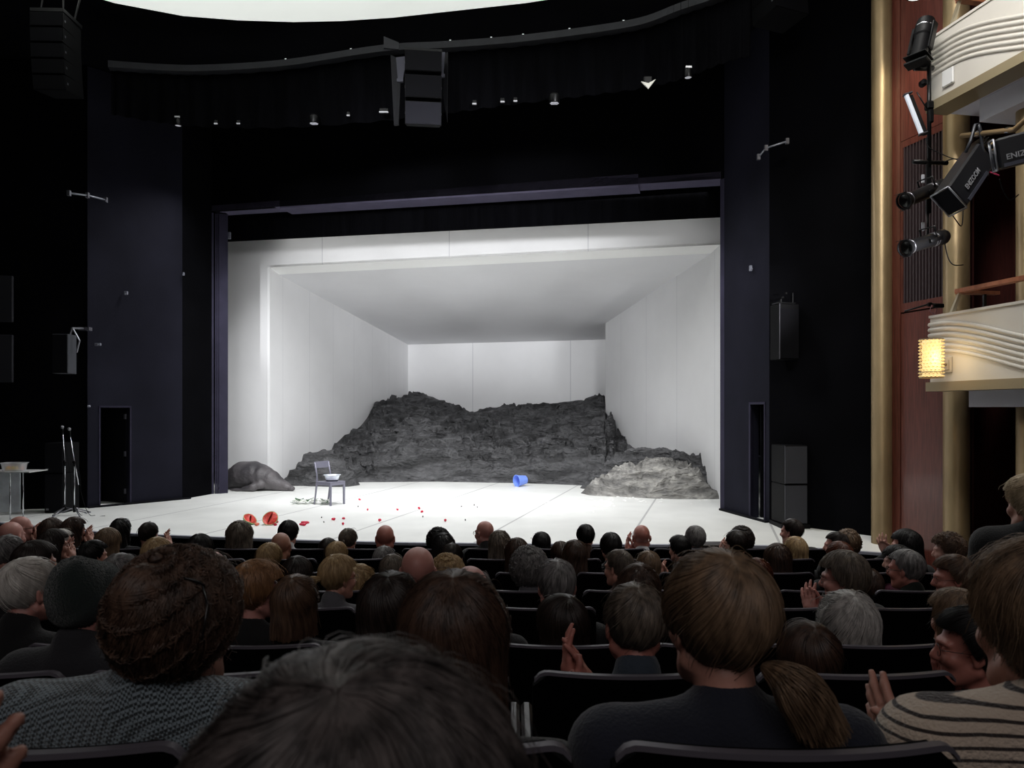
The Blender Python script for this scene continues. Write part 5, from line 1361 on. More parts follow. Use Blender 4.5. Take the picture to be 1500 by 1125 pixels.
def hair_mesh(style,R,lean,ns,r,seed,n=14,mods=None):
    st=HS[style]; B,C0=base_paths(style); rng=np.random.RandomState(seed)
    Vs=[];Qs=[];off=0
    def addm(V,Q):
        nonlocal off
        Vs.append(V);Qs.append(Q+off);off+=len(V)
    wave=st.get('wave',0); fz=st.get('frizz',0)
    # solid shell under the strands: outer skin, hem, inner skin
    if True:
        m=72; k=18; P=sample_paths(B,np.linspace(0,2*PI,m,endpoint=False),k)
        O=P-C0; O/=np.linalg.norm(O,axis=2,keepdims=True)
        g=pnoise(np.stack([np.cos(np.linspace(0,2*PI,m,endpoint=False))*5,np.sin(np.linspace(0,2*PI,m,endpoint=False))*5,np.full(m,seed*.7)],-1))
        bump=.35*st['th']*g[:,None]*np.linspace(.2,1,k)[None,:]
        if fz>0: bump=bump+.007*fbm(P*34+seed,2)
        P1=P+O*(bump[...,None]-.002)
        P2=P-O*min(st['th']*.8,.02)
        A=np.concatenate([P1,P2[:,::-1]],1); kk=2*k
        idx=np.arange(m*kk).reshape(m,kk); i2=np.roll(idx,-1,0)
        q=np.stack([idx[:,:-1],i2[:,:-1],i2[:,1:],idx[:,1:]],-1).reshape(-1,4)[:,::-1]
        if st.get('patch'):
            cen=P1.reshape(m,k,3)
        addm(A.reshape(-1,3),q)
    ph=rng.uniform(0,2*PI,ns); t0=rng.uniform(0,.45,ns)*(rng.uniform(size=ns)<.8); P=sample_paths(B,ph,n,t0,(.9 if seed%2 else -.9))
    # clump neighbours, lift, wave
    O=P-C0; O/=np.linalg.norm(O,axis=2,keepdims=True); tl=np.linspace(0,1,n)[None,:,None]
    lift=rng.uniform(-.004,.006+.5*fz,(ns,1,1))
    P=P+O*(lift*(.3+.7*tl))
    cl=np.stack([np.cos(ph*9+3*pnoise(np.stack([ph*2,ph*0,ph*0+seed],-1))),np.sin(ph*7)],-1)
    lat=np.cross(np.gradient(P,axis=1),O); lat/=np.linalg.norm(lat,axis=2,keepdims=True)+1e-9
    P=P+lat*(.006*cl[:,0][:,None,None]*tl)+O*(.003*cl[:,1][:,None,None]*tl)
    if wave: 
        fr=rng.uniform(2.0,3.2,(ns,1,1)) if not fz else rng.uniform(3,6,(ns,1,1))
        pp=rng.uniform(0,2*PI,(ns,1,1)) if fz else (ph*3)[:,None,None]
        P=P+lat*wave*np.sin(tl*fr*2*PI+pp)*(.3+.7*tl)+O*wave*.8*np.cos(tl*fr*2*PI+pp)*(.3+.7*tl)
    # strays
    sc=rng.uniform(.6,1.25,ns)*r
    stray=rng.uniform(size=ns)<.05; P[stray]+=(rng.normal(size=(stray.sum(),1,3))*.012*tl)
    V,Q=tubes(P,sc,C0); addm(V,Q)
    if fz:                                   # loose curls standing off the head
        nc=ns//2; p0=sample_paths(B,rng.uniform(0,2*PI,nc),8)[np.arange(nc),rng.randint(0,8,nc)]
        o=p0-C0; o/=np.linalg.norm(o,axis=1,keepdims=True); sd=rng.normal(size=(nc,3)); sd-=o*(sd*o).sum(1,keepdims=True); sd/=np.linalg.norm(sd,axis=1,keepdims=True); s2=np.cross(o,sd)
        a=np.linspace(0,2*PI*1.1,8)[None,:,None]; rc=rng.uniform(.005,.011,(nc,1,1))
        Pc=p0[:,None]+sd[:,None]*np.cos(a)*rc+o[:,None]*(np.sin(a)*rc+.004)+s2[:,None]*(a*.0016)
        V,Q=tubes(Pc,r,C0); addm(V,Q)
    if style in ('tied','updo') or (mods and mods.get('tail')):
        md=mods or {}
        tp=np.array(md.get('tie',(0,-.118,-.015)))
        if md.get('bun'):
            br=md['bun']; nb=max(80,ns//2); a0=rng.uniform(0,2*PI,nb)[:,None]; a=np.linspace(0,4.5,12)[None,:]+a0; el=rng.uniform(-1.1,1.1,nb)[:,None]+.3*np.sin(a)
            cb=tp+np.array([0,-br*.5,0]); Pc=cb+np.stack([np.cos(a)*np.cos(el)*br,np.sin(el)*br*.8,np.sin(a)*np.cos(el)*br],-1)
            _h=nb//3; Pc[:_h]=cb+(Pc[:_h]-cb)[...,[1,0,2]]; Pc[_h:2*_h]=cb+(Pc[_h:2*_h]-cb)[...,[0,2,1]]; Pc=cb+(Pc-cb)*rng.uniform(.86,1.06,(nb,1,1)); V,Q=tubes(Pc,r*1.6,cb,.8); addm(V,Q)
            f=Field(cb-br*1.4,cb+br*1.4,br/7); f.ell(cb,(br*.88,br*.7,br*.88)); V,Q=f.mesh(); V=cb+(V-cb)*(1+.22*fbm(V*45,3))[:,None]; addm(V,Q)
        if md.get('tail'):
            L_=md['tail']; tw=md.get('tw',.022); dr=np.array(md.get('tdir',(0,-.35,-1.)),float); nt2=max(60,ns//2)
            s=np.linspace(0,1,n)[None,:,None]; of=rng.normal(size=(nt2,3))*np.array([1,1,1])
            of/=np.linalg.norm(of,axis=1,keepdims=True); of*=rng.uniform(.2,1,(nt2,1))**.5
            out=np.array([0,-.05,.0]); q=tp+out*np.minimum(1,s*3)*.8+dr*L_*s*rng.uniform(.75,1.05,(nt2,1,1))+np.array([0,0,-.06])*s*s
            q=q+of[:,None,:]*tw*(.45+1.2*np.sin(np.minimum(s*1.25,1)*PI*.62))
            V,Q=tubes(q,sc[:nt2] if len(sc)>=nt2 else r,tp+out,.5); addm(V,Q)
            f=Field(tp-.08-abs(dr)*L_,tp+.08+abs(dr)*L_*.3,.008); f.cap(tp,tp+out*.8,.010,.008,k=.01); f.cap(tp+out*.8,tp+out*.8+dr*L_*.5+np.array([0,0,-.015]),.008,tw*.4,k=.01); V,Q=f.mesh(); addm(V,Q)
    V=np.concatenate(Vs); Q=np.concatenate(Qs)
    if style=='tied':
        nb_=len(Vs[0])+len(Vs[1]); k_=np.clip((-.0-V[:nb_,2])/.115,0,1)**1.3; V[:nb_,0]=V[:nb_,0]*(1-.34*k_); V[:nb_,1]+=.012*k_
    V=(V-NECK)@R.T+NECK+np.array(lean)
    return mesh_np('hair',V,Q,None)
def glasses_mesh(R,lean,up=0.0,rr=.023,w=.0013):
    mb=MB()
    for s in (-1,1):
        P=[(s*.032+rr*1.15*math.cos(a),.103-abs(.2*rr*math.cos(a)),.0+up+rr*.85*math.sin(a)) for a in np.linspace(0,2*PI,21)[:-1]]
        mb.tube(P+[P[0],P[1]],w,6,False)
        mb.tube([(s*.058,.098,.006+up),(s*.078,.06,.006+up),(s*.083,.0,.002+up)],w,6)
    mb.tube([(-.008,.107,.004+up),(0,.110,.007+up),(.008,.107,.004+up)],w,6)
    V=np.array([tuple(v) for v in mb.v]); V=(V-NECK)@R.T+NECK+np.array(lean)
    return mesh_np('glasses',V,mb.f,None)

HC={ # hair colours (dark, light)
 'black':((13,11,12),(30,27,28)),'dark':((26,19,17),(50,38,33)),'brown':((44,31,26),(84,62,50)),'midbrown':((64,47,38),(112,86,68)),'warmbrown':((50,38,32),(104,80,66)),
 'auburn':((64,32,22),(112,62,42)),'ginger':((112,78,52),(170,126,88)),'dblond':((82,66,52),(142,116,92)),'blond':((140,112,78),(200,172,130)),
 'pblond':((168,148,120),(224,206,178)),'grey':((84,82,82),(150,147,146)),'lgrey':((130,127,124),(196,192,188)),'white':((176,170,164),(226,222,216)),
 'dgrey':((32,28,28),(100,92,90)),'gbrown':((62,54,48),(128,116,104)),'teal':((14,30,28),(24,46,42)),
}
def hair_mat(c):
    d,l=HC[c]; m=mat('hair_'+c,d,.42,col2=l,vscale=55,stretch=(1,1,.25),spec=.45)
    return m
SKC={'pale':(206,156,142),'pink':(194,136,126),'tan':(168,118,98),'mid':(188,136,120),'ruddy':(180,116,104)}
def skin(c): return mat('skin_'+c,SKC[c],.45,var=.10,vscale=14,bump=.05,bscale=90)
CL={'black':(16,16,19),'navy':(22,26,40),'charcoal':(34,34,39),'grey':(96,96,102),'beige':(196,172,142),'white':(206,208,214),'green':(34,42,36),'maroon':(84,28,52),'denim':(52,62,74),'brown':(70,48,38),'yellow':(200,160,70),'cream':(206,194,164),'olive':(60,60,44)}
def pattern_mat(kind):
    if kind in MATS: return MATS[kind]
    base={'stripes':(196,176,160),'tweed':(52,62,68),'plaid':(58,56,58),'zigzag':(196,196,204)}[kind]
    m=mat(kind,base,.9,bump=.6,bscale=160,sheen=.3); nt=m.node_tree;N=nt.nodes;L=nt.links; b=N['Principled BSDF']
    tc=[x for x in N if x.type=='TEX_COORD'][0]
    if kind=='stripes':
        w=N.new('ShaderNodeTexWave'); w.wave_type='BANDS'; w.bands_direction='Z'; w.inputs['Scale'].default_value=19; w.inputs['Distortion'].default_value=.5; w.inputs['Detail Scale'].default_value=1.6
        c1,c2=(42,32,30),(206,188,170); p0,p1=.12,.26
    elif kind=='tweed':
        w=N.new('ShaderNodeTexChecker'); w.inputs['Scale'].default_value=190
        w.inputs['Color1'].default_value=(*lin((128,142,150)),1); w.inputs['Color2'].default_value=(*lin((32,40,44)),1)
    elif kind=='plaid':
        w=N.new('ShaderNodeTexWave'); w.bands_direction='DIAGONAL'; w.inputs['Scale'].default_value=18; c1,c2=(26,25,28),(96,92,92); p0,p1=.3,.8
    else:
        w=N.new('ShaderNodeTexWave'); w.bands_direction='X'; w.inputs['Scale'].default_value=22; w.inputs['Distortion'].default_value=9; c1,c2=(24,24,28),(206,206,214); p0,p1=.4,.6
    mp=N.new('ShaderNodeMapping'); L.new(tc.outputs['Object'],mp.inputs[0]); L.new(mp.outputs[0],w.inputs[0])
    if kind=='tweed':
        mp.inputs['Rotation'].default_value=(.5,.4,.78); L.new(w.outputs['Color'],b.inputs['Base Color'])
    else:
        rp=N.new('ShaderNodeValToRGB'); rp.color_ramp.elements[0].position=p0; rp.color_ramp.elements[1].position=p1; rp.color_ramp.elements[0].color=(*lin(c1),1); rp.color_ramp.elements[1].color=(*lin(c2),1)
        L.new(w.outputs['Fac'],rp.inputs[0]); L.new(rp.outputs[0],b.inputs['Base Color'])
    return m
def cloth_mat(c):
    if c in ('stripes','tweed','plaid','zigzag'): return pattern_mat(c)
    return mat('cloth_'+c,CL[c],.9,var=.12,vscale=12,bump=.3,bscale=150,sheen=.15)

PEOPLE=[]
def person(px,top,row,style,hc,label,w=None,yaw=0,pitch=-.06,pose='lap',cloth='black',kind='roll',skn='mid',glasses=0,face=0,dd=0,s=None,hand_px=None,mods=None,wid=1.0,stand=False,r=None,ns=None,xo=None,hand_dir=None,parts=None,sink=0.0):
    D=ROWD[row]+.20+dd; st=HS.get(style)
    th=(st['th'] if st and 'zs' not in st and style!='patch' else .0 if style in('bald','fringe') else .004)
    if style=='beanie': th=.02
    near=row<=2; mid=row in(3,4)
    if s is None:
        s=1.0
        if w:
            full=(.150+2*th)*(1+.22*abs(math.sin(yaw+face))); s=max(.88,min(1.12,w/F*D/full))
    ztop=ZP(top,D); hz=ztop-(.114+th)*s*(1.0 if style!='bald' else 1)
    x=XP(px,D); fz=FLZ[row]
    # the trunk sits a little off the head where neighbours crowd
    lx=0.0 if xo is None else xo
    lx=round(lx/.04)*.04
    legs=round(-(hz-fz)/s/.02)*.02+.005
    rzb=face
    root=thing('person',(x,D,fz),label,'person',rz=rzb); root.scale=(s,s,s)
    root.location.z=fz
    dz=(hz-fz)/s
    if lx: root.location.x-=lx*s*math.cos(face); root.location.y-=lx*s*math.sin(face)
    lean=(lx,0.0,sink); dz-=sink
    yq=round(yaw/.2)*.2 if row>=5 else yaw
    pq_=round(pitch/.1)*.1-.0 if row>=5 else pitch
    h={1:.007,2:.007,3:.0075,4:.008,5:.009}.get(row,.011)
    ps=pose
    if hand_px is not None:
        q=W(hand_px[0],hand_px[1],D+(hand_px[2] if len(hand_px)>2 else .22)); c_=Vector((root.location.x,root.location.y,hz))
        lp_=Matrix.Rotation(-face,3,'Z')@(q-c_)/s+Vector((0,0,sink))
        hd=hand_dir or (0,.25,.95)
        gp=.032
        hl=math.sqrt(sum(v*v for v in hd)); u_=[v/hl*.095 for v in hd]
        ps=(((lp_.x-gp-u_[0],lp_.y-u_[1],lp_.z-u_[2]),(lp_.x+gp-u_[0],lp_.y-.02-u_[1],lp_.z-.02-u_[2])),(hd,(hd[0]-.15,hd[1],hd[2])),((1,.15,0),(-1,.15,0)))
        h=min(h,.0065 if row<=5 else .009)
    elif pose=='clap' and row>=5: h=.0095
    R=rotm(yq,pq_)
    o=ob('body',body_mesh(yq,pq_,ps,h,lean,legs,wid,stand),root,(0,0,dz),m=skin(skn))
    g=ob('jacket' if kind=='coat' else 'top',shirt_mesh(ps,.012 if near else .016,kind,wid,lean),root,(0,0,dz),m=cloth_mat(cloth))
    ob('trousers',trouser_mesh(legs,stand),root,(0,0,dz))
    nsd={1:9000,2:4200,3:2200,4:1500,5:1000}.get(row,520); rd={1:.0007,2:.0011,3:.0014,4:.0017,5:.002}.get(row,.0026)
    if ns: nsd=ns
    if r: rd=r
    if style=='beanie':
        B,C0=base_paths('crop'); m=96; k=16; P=sample_paths(B,np.linspace(0,2*PI,m,endpoint=False),k)
        O=P-C0; O/=np.linalg.norm(O,axis=2,keepdims=True); rib=.0018*np.cos(np.arange(m)*PI)[:,None]*np.ones((1,k)); cuff=np.where(np.linspace(0,1,k)>.72,.010,0)[None,:]
        slouch=.02*np.exp(-((np.linspace(0,1,k)-.1)**2)/.03)[None,:]
        P1=P+O*(rib+cuff+slouch)[...,None]; P2=P-O*.012; A=np.concatenate([P1,P2[:,::-1]],1); idx=np.arange(m*2*k).reshape(m,2*k); i2=np.roll(idx,-1,0)
        q=np.stack([idx[:,:-1],i2[:,:-1],i2[:,1:],idx[:,1:]],-1).reshape(-1,4)[:,::-1]
        V=(A.reshape(-1,3)-NECK)@R.T+NECK; ob('knitted_hat',mesh_np('knitted_hat',V,q,mat('dark_green_knit',(16,32,30),.95,bump=.6,bscale=200,sheen=.3)),root,(0,0,dz))
    elif style!='bald':
        key=('h',style,tuple(R.ravel().round(3)),lean,row>=6,str(mods)) if row>=6 else None
        me=MESHC.get(key) if key else None
        if me is None:
            me=hair_mesh('short' if style=='patch' else style,R,lean,nsd,rd,len(PEOPLE)+1,14 if row<5 else 9,mods); me.materials.append(hair_mat(hc))
            if key: MESHC[key]=me
        ob('hair',me,root,(0,0,dz),m=hair_mat(hc))
    if glasses:
        gm=glasses_mesh(R,lean,.0,w=.0012 if row<6 else .002) if glasses!=2 else glasses_mesh(R@rotm(0,.0)@rotm(.25,.95),(lean[0]+.02,lean[1]-.03,lean[2]+.045),.0,.025,.0022); gm.materials.append(mat('dark_frames',(20,18,20),.25)); ob('glasses',gm,root,(0,0,dz))
    PEOPLE.append(dict(x=root.location.x,row=row,label=label,root=root,D=D)); return root,(x,D,hz,s,R,dz)

# yaw: head turn, positive turns the face towards the left of the picture
Lf,Rt=.9,-.9
def P_(*a,**k): return person(*a,**k)
# ---- row 1 and 2, largest heads
big,_=P_(515,962,1,'thick','dgrey','person in the nearest seat, huge dark grey-streaked head across the bottom',s=1.10,pitch=-.1,cloth='black',dd=0.0,r=.0006)
P_(-560,905,1,'crop','brown','person beside the nearest grey-streaked head, only a clapping hand in the picture',hand_px=(-125,1140,.16),s=1.0,hand_dir=(.75,.3,.5),face=-.5)
r_,i_=P_(255,808,2,'updo','warmbrown','person with a messy brown updo, glasses pushed up and a grey tweed top',yaw=-.25,pitch=-.05,cloth='tweed',kind='knit',glasses=2,s=.95,mods=dict(bun=.055,tie=(-.005,-.055,.075)),ns=6500,r=.0010,wid=1.32,sink=-.06,xo=.04)
# bag strap over the tweed shoulder
def strap(root,dz,xs):
    V=[];Fs=[]; pts=[(xs,.085,-.52),(xs,.10,-.36),(xs*.99,.07,-.27),(xs*.97,.0,-.205),(xs*.97,-.07,-.225),(xs,-.128,-.33),(xs,-.14,-.46),(xs,-.135,-.60)]
    P=smoothpts([Vector(p) for p in pts],5)
    for p in P: V+= [p+Vector((-.017,0,0)),p+Vector((.017,0,0)),p+Vector((.017,0,.004)),p+Vector((-.017,0,.004))]
    for i in range(len(P)-1):
        for k in range(4): Fs.append((4*i+k,4*i+(k+1)%4,4*i+4+(k+1)%4,4*i+4+k))
    MB().add(V,Fs).done('shoulder_strap',mat('strap_black',(14,14,16),.7),root,loc=(0,0,dz))
strap(r_,i_[5],-.095)
P_(665,838,2,'long','brown','person with long straight brown hair parted in the middle, before the tall dark seats',s=.98,pitch=-.12,cloth='black',ns=4600)
P_(1058,806,2,'tied','dblond','person with a thick brown-blond ponytail and a dark fuzzy sweater',s=.97,yaw=.22,pitch=-.06,cloth='navy',kind='knit',sink=-.01,mods=dict(tail=.075,tie=(.035,-.102,-.055),tdir=(.95,-.12,-.38),tw=.026),ns=6500,wid=1.18)
P_(1538,790,2,'thick','dblond','person with shaggy blond-brown hair and a cream and black striped sweater',s=1.10,yaw=.1,cloth='stripes',kind='knit',hand_px=(1338,1075,.16),wid=1.2,hand_dir=(-.35,.6,.6),ns=6500,sink=-.05)
# ---- row 3
P_(120,820,3,'beanie','teal','person in a dark green ribbed knitted hat and a charcoal jacket',w=92,yaw=-.3,cloth='charcoal',kind='coat',skn='pink')
P_(572,838,3,'bob','dark','person with dark reddish-brown hair just behind the long brown-haired head',w=94,cloth='black')
P_(931,855,3,'short','gbrown','balding person in a denim collar clapping, greying cropped hair',w=86,yaw=.1,cloth='denim',kind='collar',skn='ruddy',hand_px=(845,965,.20),hand_dir=(-.15,.2,.95))
P_(1186,912,3,'crop','brown','low brown head behind the ponytail, above a tall dark seat',w=82,cloth='black')
P_(1428,888,3,'crop','black','person with short dark hair and thin glasses in profile, hands raised to clap',w=98,face=.5,yaw=.7,glasses=1,skn='ruddy',hand_px=(1392,985,.16),cloth='black',hand_dir=(-.1,.1,1))
# ---- row 4
P_(36,817,4,'short','white','white-haired person with a pink crown and a dark shirt collar',w=72,yaw=-.45,skn='pink',cloth='black',kind='collar')
P_(370,820,4,'pixie','ginger','person with strawberry-blond short hair and dark glasses seen in profile',w=62,yaw=-.95,glasses=1,skn='pink',cloth='black')
P_(432,842,4,'bob','midbrown','person with brown chin-length hair beside the strawberry-blond profile',w=56,cloth='charcoal')
P_(688,829,4,'fringe','grey','bald person partly hidden by the long straight brown hair',w=54,skn='pink',cloth='black')
P_(828,871,4,'bob','dark','person with a dark brown bob and glasses turned slightly aside, low in the seat',w=80,yaw=.6,glasses=1,cloth='black')
P_(1243,866,4,'mid','lgrey','person with long silver hair above an empty dark seat back',w=90,cloth='black')
P_(1405,862,4,'mid','dblond','person with loose sandy hair and a pale top, in front of the laughing profile',w=72,yaw=.4,cloth='cream')
# ---- row 5
P_(47,792,5,'crop','dark','dark-haired person directly behind the white-haired head, ear showing',w=56,yaw=-.6,cloth='black')
P_(174,811,5,'short','grey','grey-haired head peeping between the knitted hat and the brown updo',w=48,cloth='charcoal')
P_(490,812,5,'tied','blond','blond person with a short ponytail, glasses and a grey scarf in profile',w=56,yaw=-.9,glasses=1,cloth='grey',kind='collar',mods=dict(tail=.05,tie=(0,-.115,.0),tdir=(0,-1,-.1),tw=.02),skn='mid')
P_(612,801,5,'bald','brown','broad bald pink head in the middle of the audience',w=54,skn='pink',cloth='black')
P_(816,820,5,'short','grey','grey cropped head next to the curly grey head',w=56,yaw=-.1,skn='pink',cloth='black')
P_(937,826,5,'long','brown','person with long dark brown hair in front of a greying cropped head',w=62,cloth='black')
P_(1020,822,5,'bob','dblond','dark-blond head half hidden behind the ponytail wearer',w=52,cloth='black')
P_(1240,806,5,'thick','gbrown','person with swept grey-brown hair and glasses, hand raised, dark jacket',w=70,face=.45,yaw=.6,glasses=1,skn='pink',cloth='black',kind='coat',hand_px=(1191,880,.12))
P_(1400,812,5,'crop','midbrown','laughing person with glasses and swept brown hair in profile',w=56,face=.5,yaw=.75,glasses=1,skn='ruddy',cloth='black')
# ---- row 6
P_(10,784,6,'short','grey','grey-haired head at the picture edge behind the white-haired one',w=38,cloth='black')
P_(229,787,6,'bob','blond','blond head just above the messy brown updo',w=42,cloth='black')
P_(309,807,6,'fringe','dgrey','balding grey head behind the glasses on the brown updo',w=44,cloth='black')
P_(434,815,6,'crop','dark','dark rounded head between two blond heads',w=44,cloth='black')
P_(522,826,6,'long','blond','person with long pale blond hair and dark glasses behind the blond ponytail',w=30,yaw=-.8,glasses=1,cloth='cream')
P_(655,812,6,'curly','blond','small curly blond head beside the broad bald head',w=32,s=.88,cloth='brown')
P_(775,801,6,'curly','grey','person with curly grey hair and a bare reddish neck',w=54,cloth='grey',kind='collar',skn='ruddy')
P_(911,805,6,'short','gbrown','greying cropped head with glasses turned aside, behind long dark brown hair',w=42,yaw=.8,glasses=1,cloth='brown',kind='collar')
P_(1110,818,6,'long','auburn','person with long red-brown hair behind the ponytail wearer',w=42,cloth='black')
P_(1271,832,6,'crop','brown','brown head tucked behind the swept grey-brown hair',w=42,cloth='black')
P_(1331,805,6,'short','grey','grey-haired person with glasses in a dark green jacket',w=46,face=.35,yaw=.5,glasses=1,skn='ruddy',cloth='green',kind='coat')
# ---- row 7
P_(75,775,7,'long','dark','person with long dark hair, beard and glasses, clapping hands beside',w=38,yaw=-.7,glasses=1,hand_px=(105,805,.1),cloth='black')
P_(134,791,7,'crop','black','black-haired head beside the clapping hands',w=36,yaw=-.6,cloth='black')
P_(292,782,7,'crop','black','dark round head in front of the long wavy hair',w=36,cloth='black')
P_(394,795,7,'pixie','blond','short blond bob below the brown bald head',w=35,cloth='black')
P_(573,812,7,'mid','gbrown','grey-blond tousled hair beside the broad bald head',w=38,yaw=-.3,cloth='black')
P_(662,796,7,'short','dark','dark cropped head between long black hair and curly blond hair',w=30,cloth='black')
P_(757,788,7,'mid','brown','person with brown hair and a beige knitted shoulder, behind the curly grey head',w=34,cloth='beige',xo=-.12)
P_(842,791,7,'bob','brown','person with a rounded brown bob below the black cap of hair',w=37,cloth='black')
P_(950,807,7,'bob','dblond','blond-brown bob beside a pale raised hand',w=36,hand_px=(975,838,.1),cloth='black')
P_(1140,796,7,'long','brown','person with long dark brown hair below the blond bob',w=38,cloth='black')
P_(1231,793,7,'crop','auburn','reddish head low in front of the young dark-haired profile',w=36,cloth='black')
P_(1318,798,7,'mid','black','person with black hair and a maroon top below the long black hair and raised hand',w=40,face=.4,yaw=.7,skn='pale',cloth='maroon',dd=-.1)
P_(1392,780,7,'updo','midbrown','person with curled brown hair and a patterned pale blouse in profile',w=46,face=.4,yaw=.6,skn='pale',cloth='zigzag',mods=dict(bun=.03,tie=(0,-.10,.02)))
# ---- row 8
P_(14,764,8,'bald','grey','nearer of two bald pink heads at the stage corner',w=30,skn='pink',cloth='black',yaw=-.2)
P_(86,775,8,'short','white','white-haired head with glasses beyond the long-haired clapper',w=26,yaw=-.7,glasses=1,cloth='grey')
P_(157,773,8,'bob','dblond','golden-brown bob below the long black hair',w=34,cloth='black')
P_(411,780,8,'bald','brown','tanned bald head in front of the white shirt sleeve',w=27,skn='tan',cloth='black')
P_(493,793,8,'pixie','blond','short blond head in front of the small brown bun',w=30,cloth='black')
P_(562,800,8,'short','grey','grey short-haired head below the tall bald one',w=31,cloth='black')
P_(650,781,8,'long','black','person with long black hair in front of the dark curls',w=34,cloth='black')
P_(732,777,8,'long','gbrown','person with long straight grey-brown hair beside the bald profile',w=33,cloth='black')
P_(821,793,8,'crop','brown','brown head half behind the rounded brown bob',w=26,cloth='black')
P_(895,780,8,'crop','black','black-haired head with a high rounded crown, mid stage edge',w=31,cloth='black')
P_(998,784,8,'crop','black','dark-haired person with glasses in profile before the grey waves',w=30,yaw=.7,glasses=1,cloth='black',skn='mid')
P_(1081,777,8,'short','dark','dark cropped head with a raised pale hand, before dark curls',w=32,yaw=.4,cloth='black',hand_px=(1062,806,.1))
P_(1166,786,8,'bob','blond','golden blond bob in front of the dark-haired profile',w=33,cloth='black')
P_(1228,779,8,'short','dark','young person with swept dark hair in clear profile near the blond bun',w=32,face=.3,yaw=.9,skn='pink',cloth='black')
P_(1330,775,8,'long','black','person with long black hair, one open hand raised to clap, before the gold column',w=42,face=.4,yaw=.6,skn='pale',hand_px=(1298,800,.05),cloth='black',hand_dir=(-.35,.1,.9))
P_(1446,773,8,'bald','grey','bald person with glasses and short white beard, half hidden by the standing coat',w=26,face=.4,yaw=.7,glasses=1,skn='pink',cloth='black')
# ---- row 9, front
P_(27,756,9,'bald','grey','farther of two bald pink heads at the stage corner, wearing glasses',w=27,yaw=-.9,glasses=1,skn='pink',cloth='black')
P_(74,759,9,'wavy','brown','person with wavy brown hair before the side table',w=32,hand_px=(57,781,.1),cloth='black')
P_(106,757,9,'long','brown','person with long brown hair and joined hands beside, before the microphone stands',w=31,yaw=-.5,hand_px=(133,784,.1),cloth='black')
P_(176,759,9,'long','black','person with long black hair below the tower doorway',w=27,cloth='black')
P_(217,765,9,'short','dark','dark cropped head with ears showing and a hand beside it',w=25,cloth='black',hand_px=(247,790,.1))
P_(350,763,9,'wavy','gbrown','person with long wavy grey-brown hair below the melon pieces',w=36,cloth='black')
P_(422,762,9,'crop','black','dark-haired person in a black vest and white shirt sleeves',w=28,cloth='white',kind='collar')
P_(480,788,9,'crop','dark','low dark head beside the small brown bun',w=26,cloth='black',dd=-.1,xo=-.08)
P_(509,774,9,'tied','gbrown','brown head with a small knot of hair, second from the tall bald head',w=24,yaw=-.3,cloth='black',mods=dict(bun=.018,tie=(0,-.108,.0)))
P_(564,769,9,'bald','grey','tall bald head against the white stage, ears showing',w=27,skn='ruddy',cloth='black',kind='collar')
P_(642,773,9,'curly','black','dark curly head below the lone red scrap',w=30,s=.9,cloth='black')
P_(713,763,9,'bald','grey','bald person with glasses in a dark jacket, face turned aside, mid stage edge',w=26,yaw=.75,glasses=1,skn='pink',cloth='black',kind='coat')
P_(793,779,9,'bob','black','smooth black bob near the middle of the front row',w=27,cloth='black')
P_(858,768,9,'crop','black','tall black cap of hair against the white stage',w=26,cloth='brown',kind='collar')
P_(940,769,9,'bald','brown','reddish balding head with a white collar and clapping hand',w=24,skn='ruddy',cloth='white',kind='collar',hand_px=(924,796,.12))
P_(1019,770,9,'thick','grey','person with wavy steel-grey hair and a plaid shirt',w=29,cloth='plaid',kind='collar')
P_(1087,771,9,'curly','dark','dark curly head with a yellow collar, at the low bench',w=27,s=.9,cloth='yellow',kind='collar')
P_(1163,760,9,'short','dark','dark-haired person in profile before the stacked floor speakers',w=30,yaw=.85,skn='pink',cloth='black',kind='coat')
P_(1243,776,9,'updo','dblond','person with rolled blond-brown hair beside the young profile',w=33,cloth='black',mods=dict(bun=.02,tie=(0,-.10,.03)))
# ---- standing in the aisle
P_(1516,693,5,'thick','pblond','standing person in a long black coat with pale blond hair, cut by the picture edge',s=1.12,yaw=.2,cloth='black',kind='coat',stand=True,dd=-.05,wid=1.25,sink=-.05)

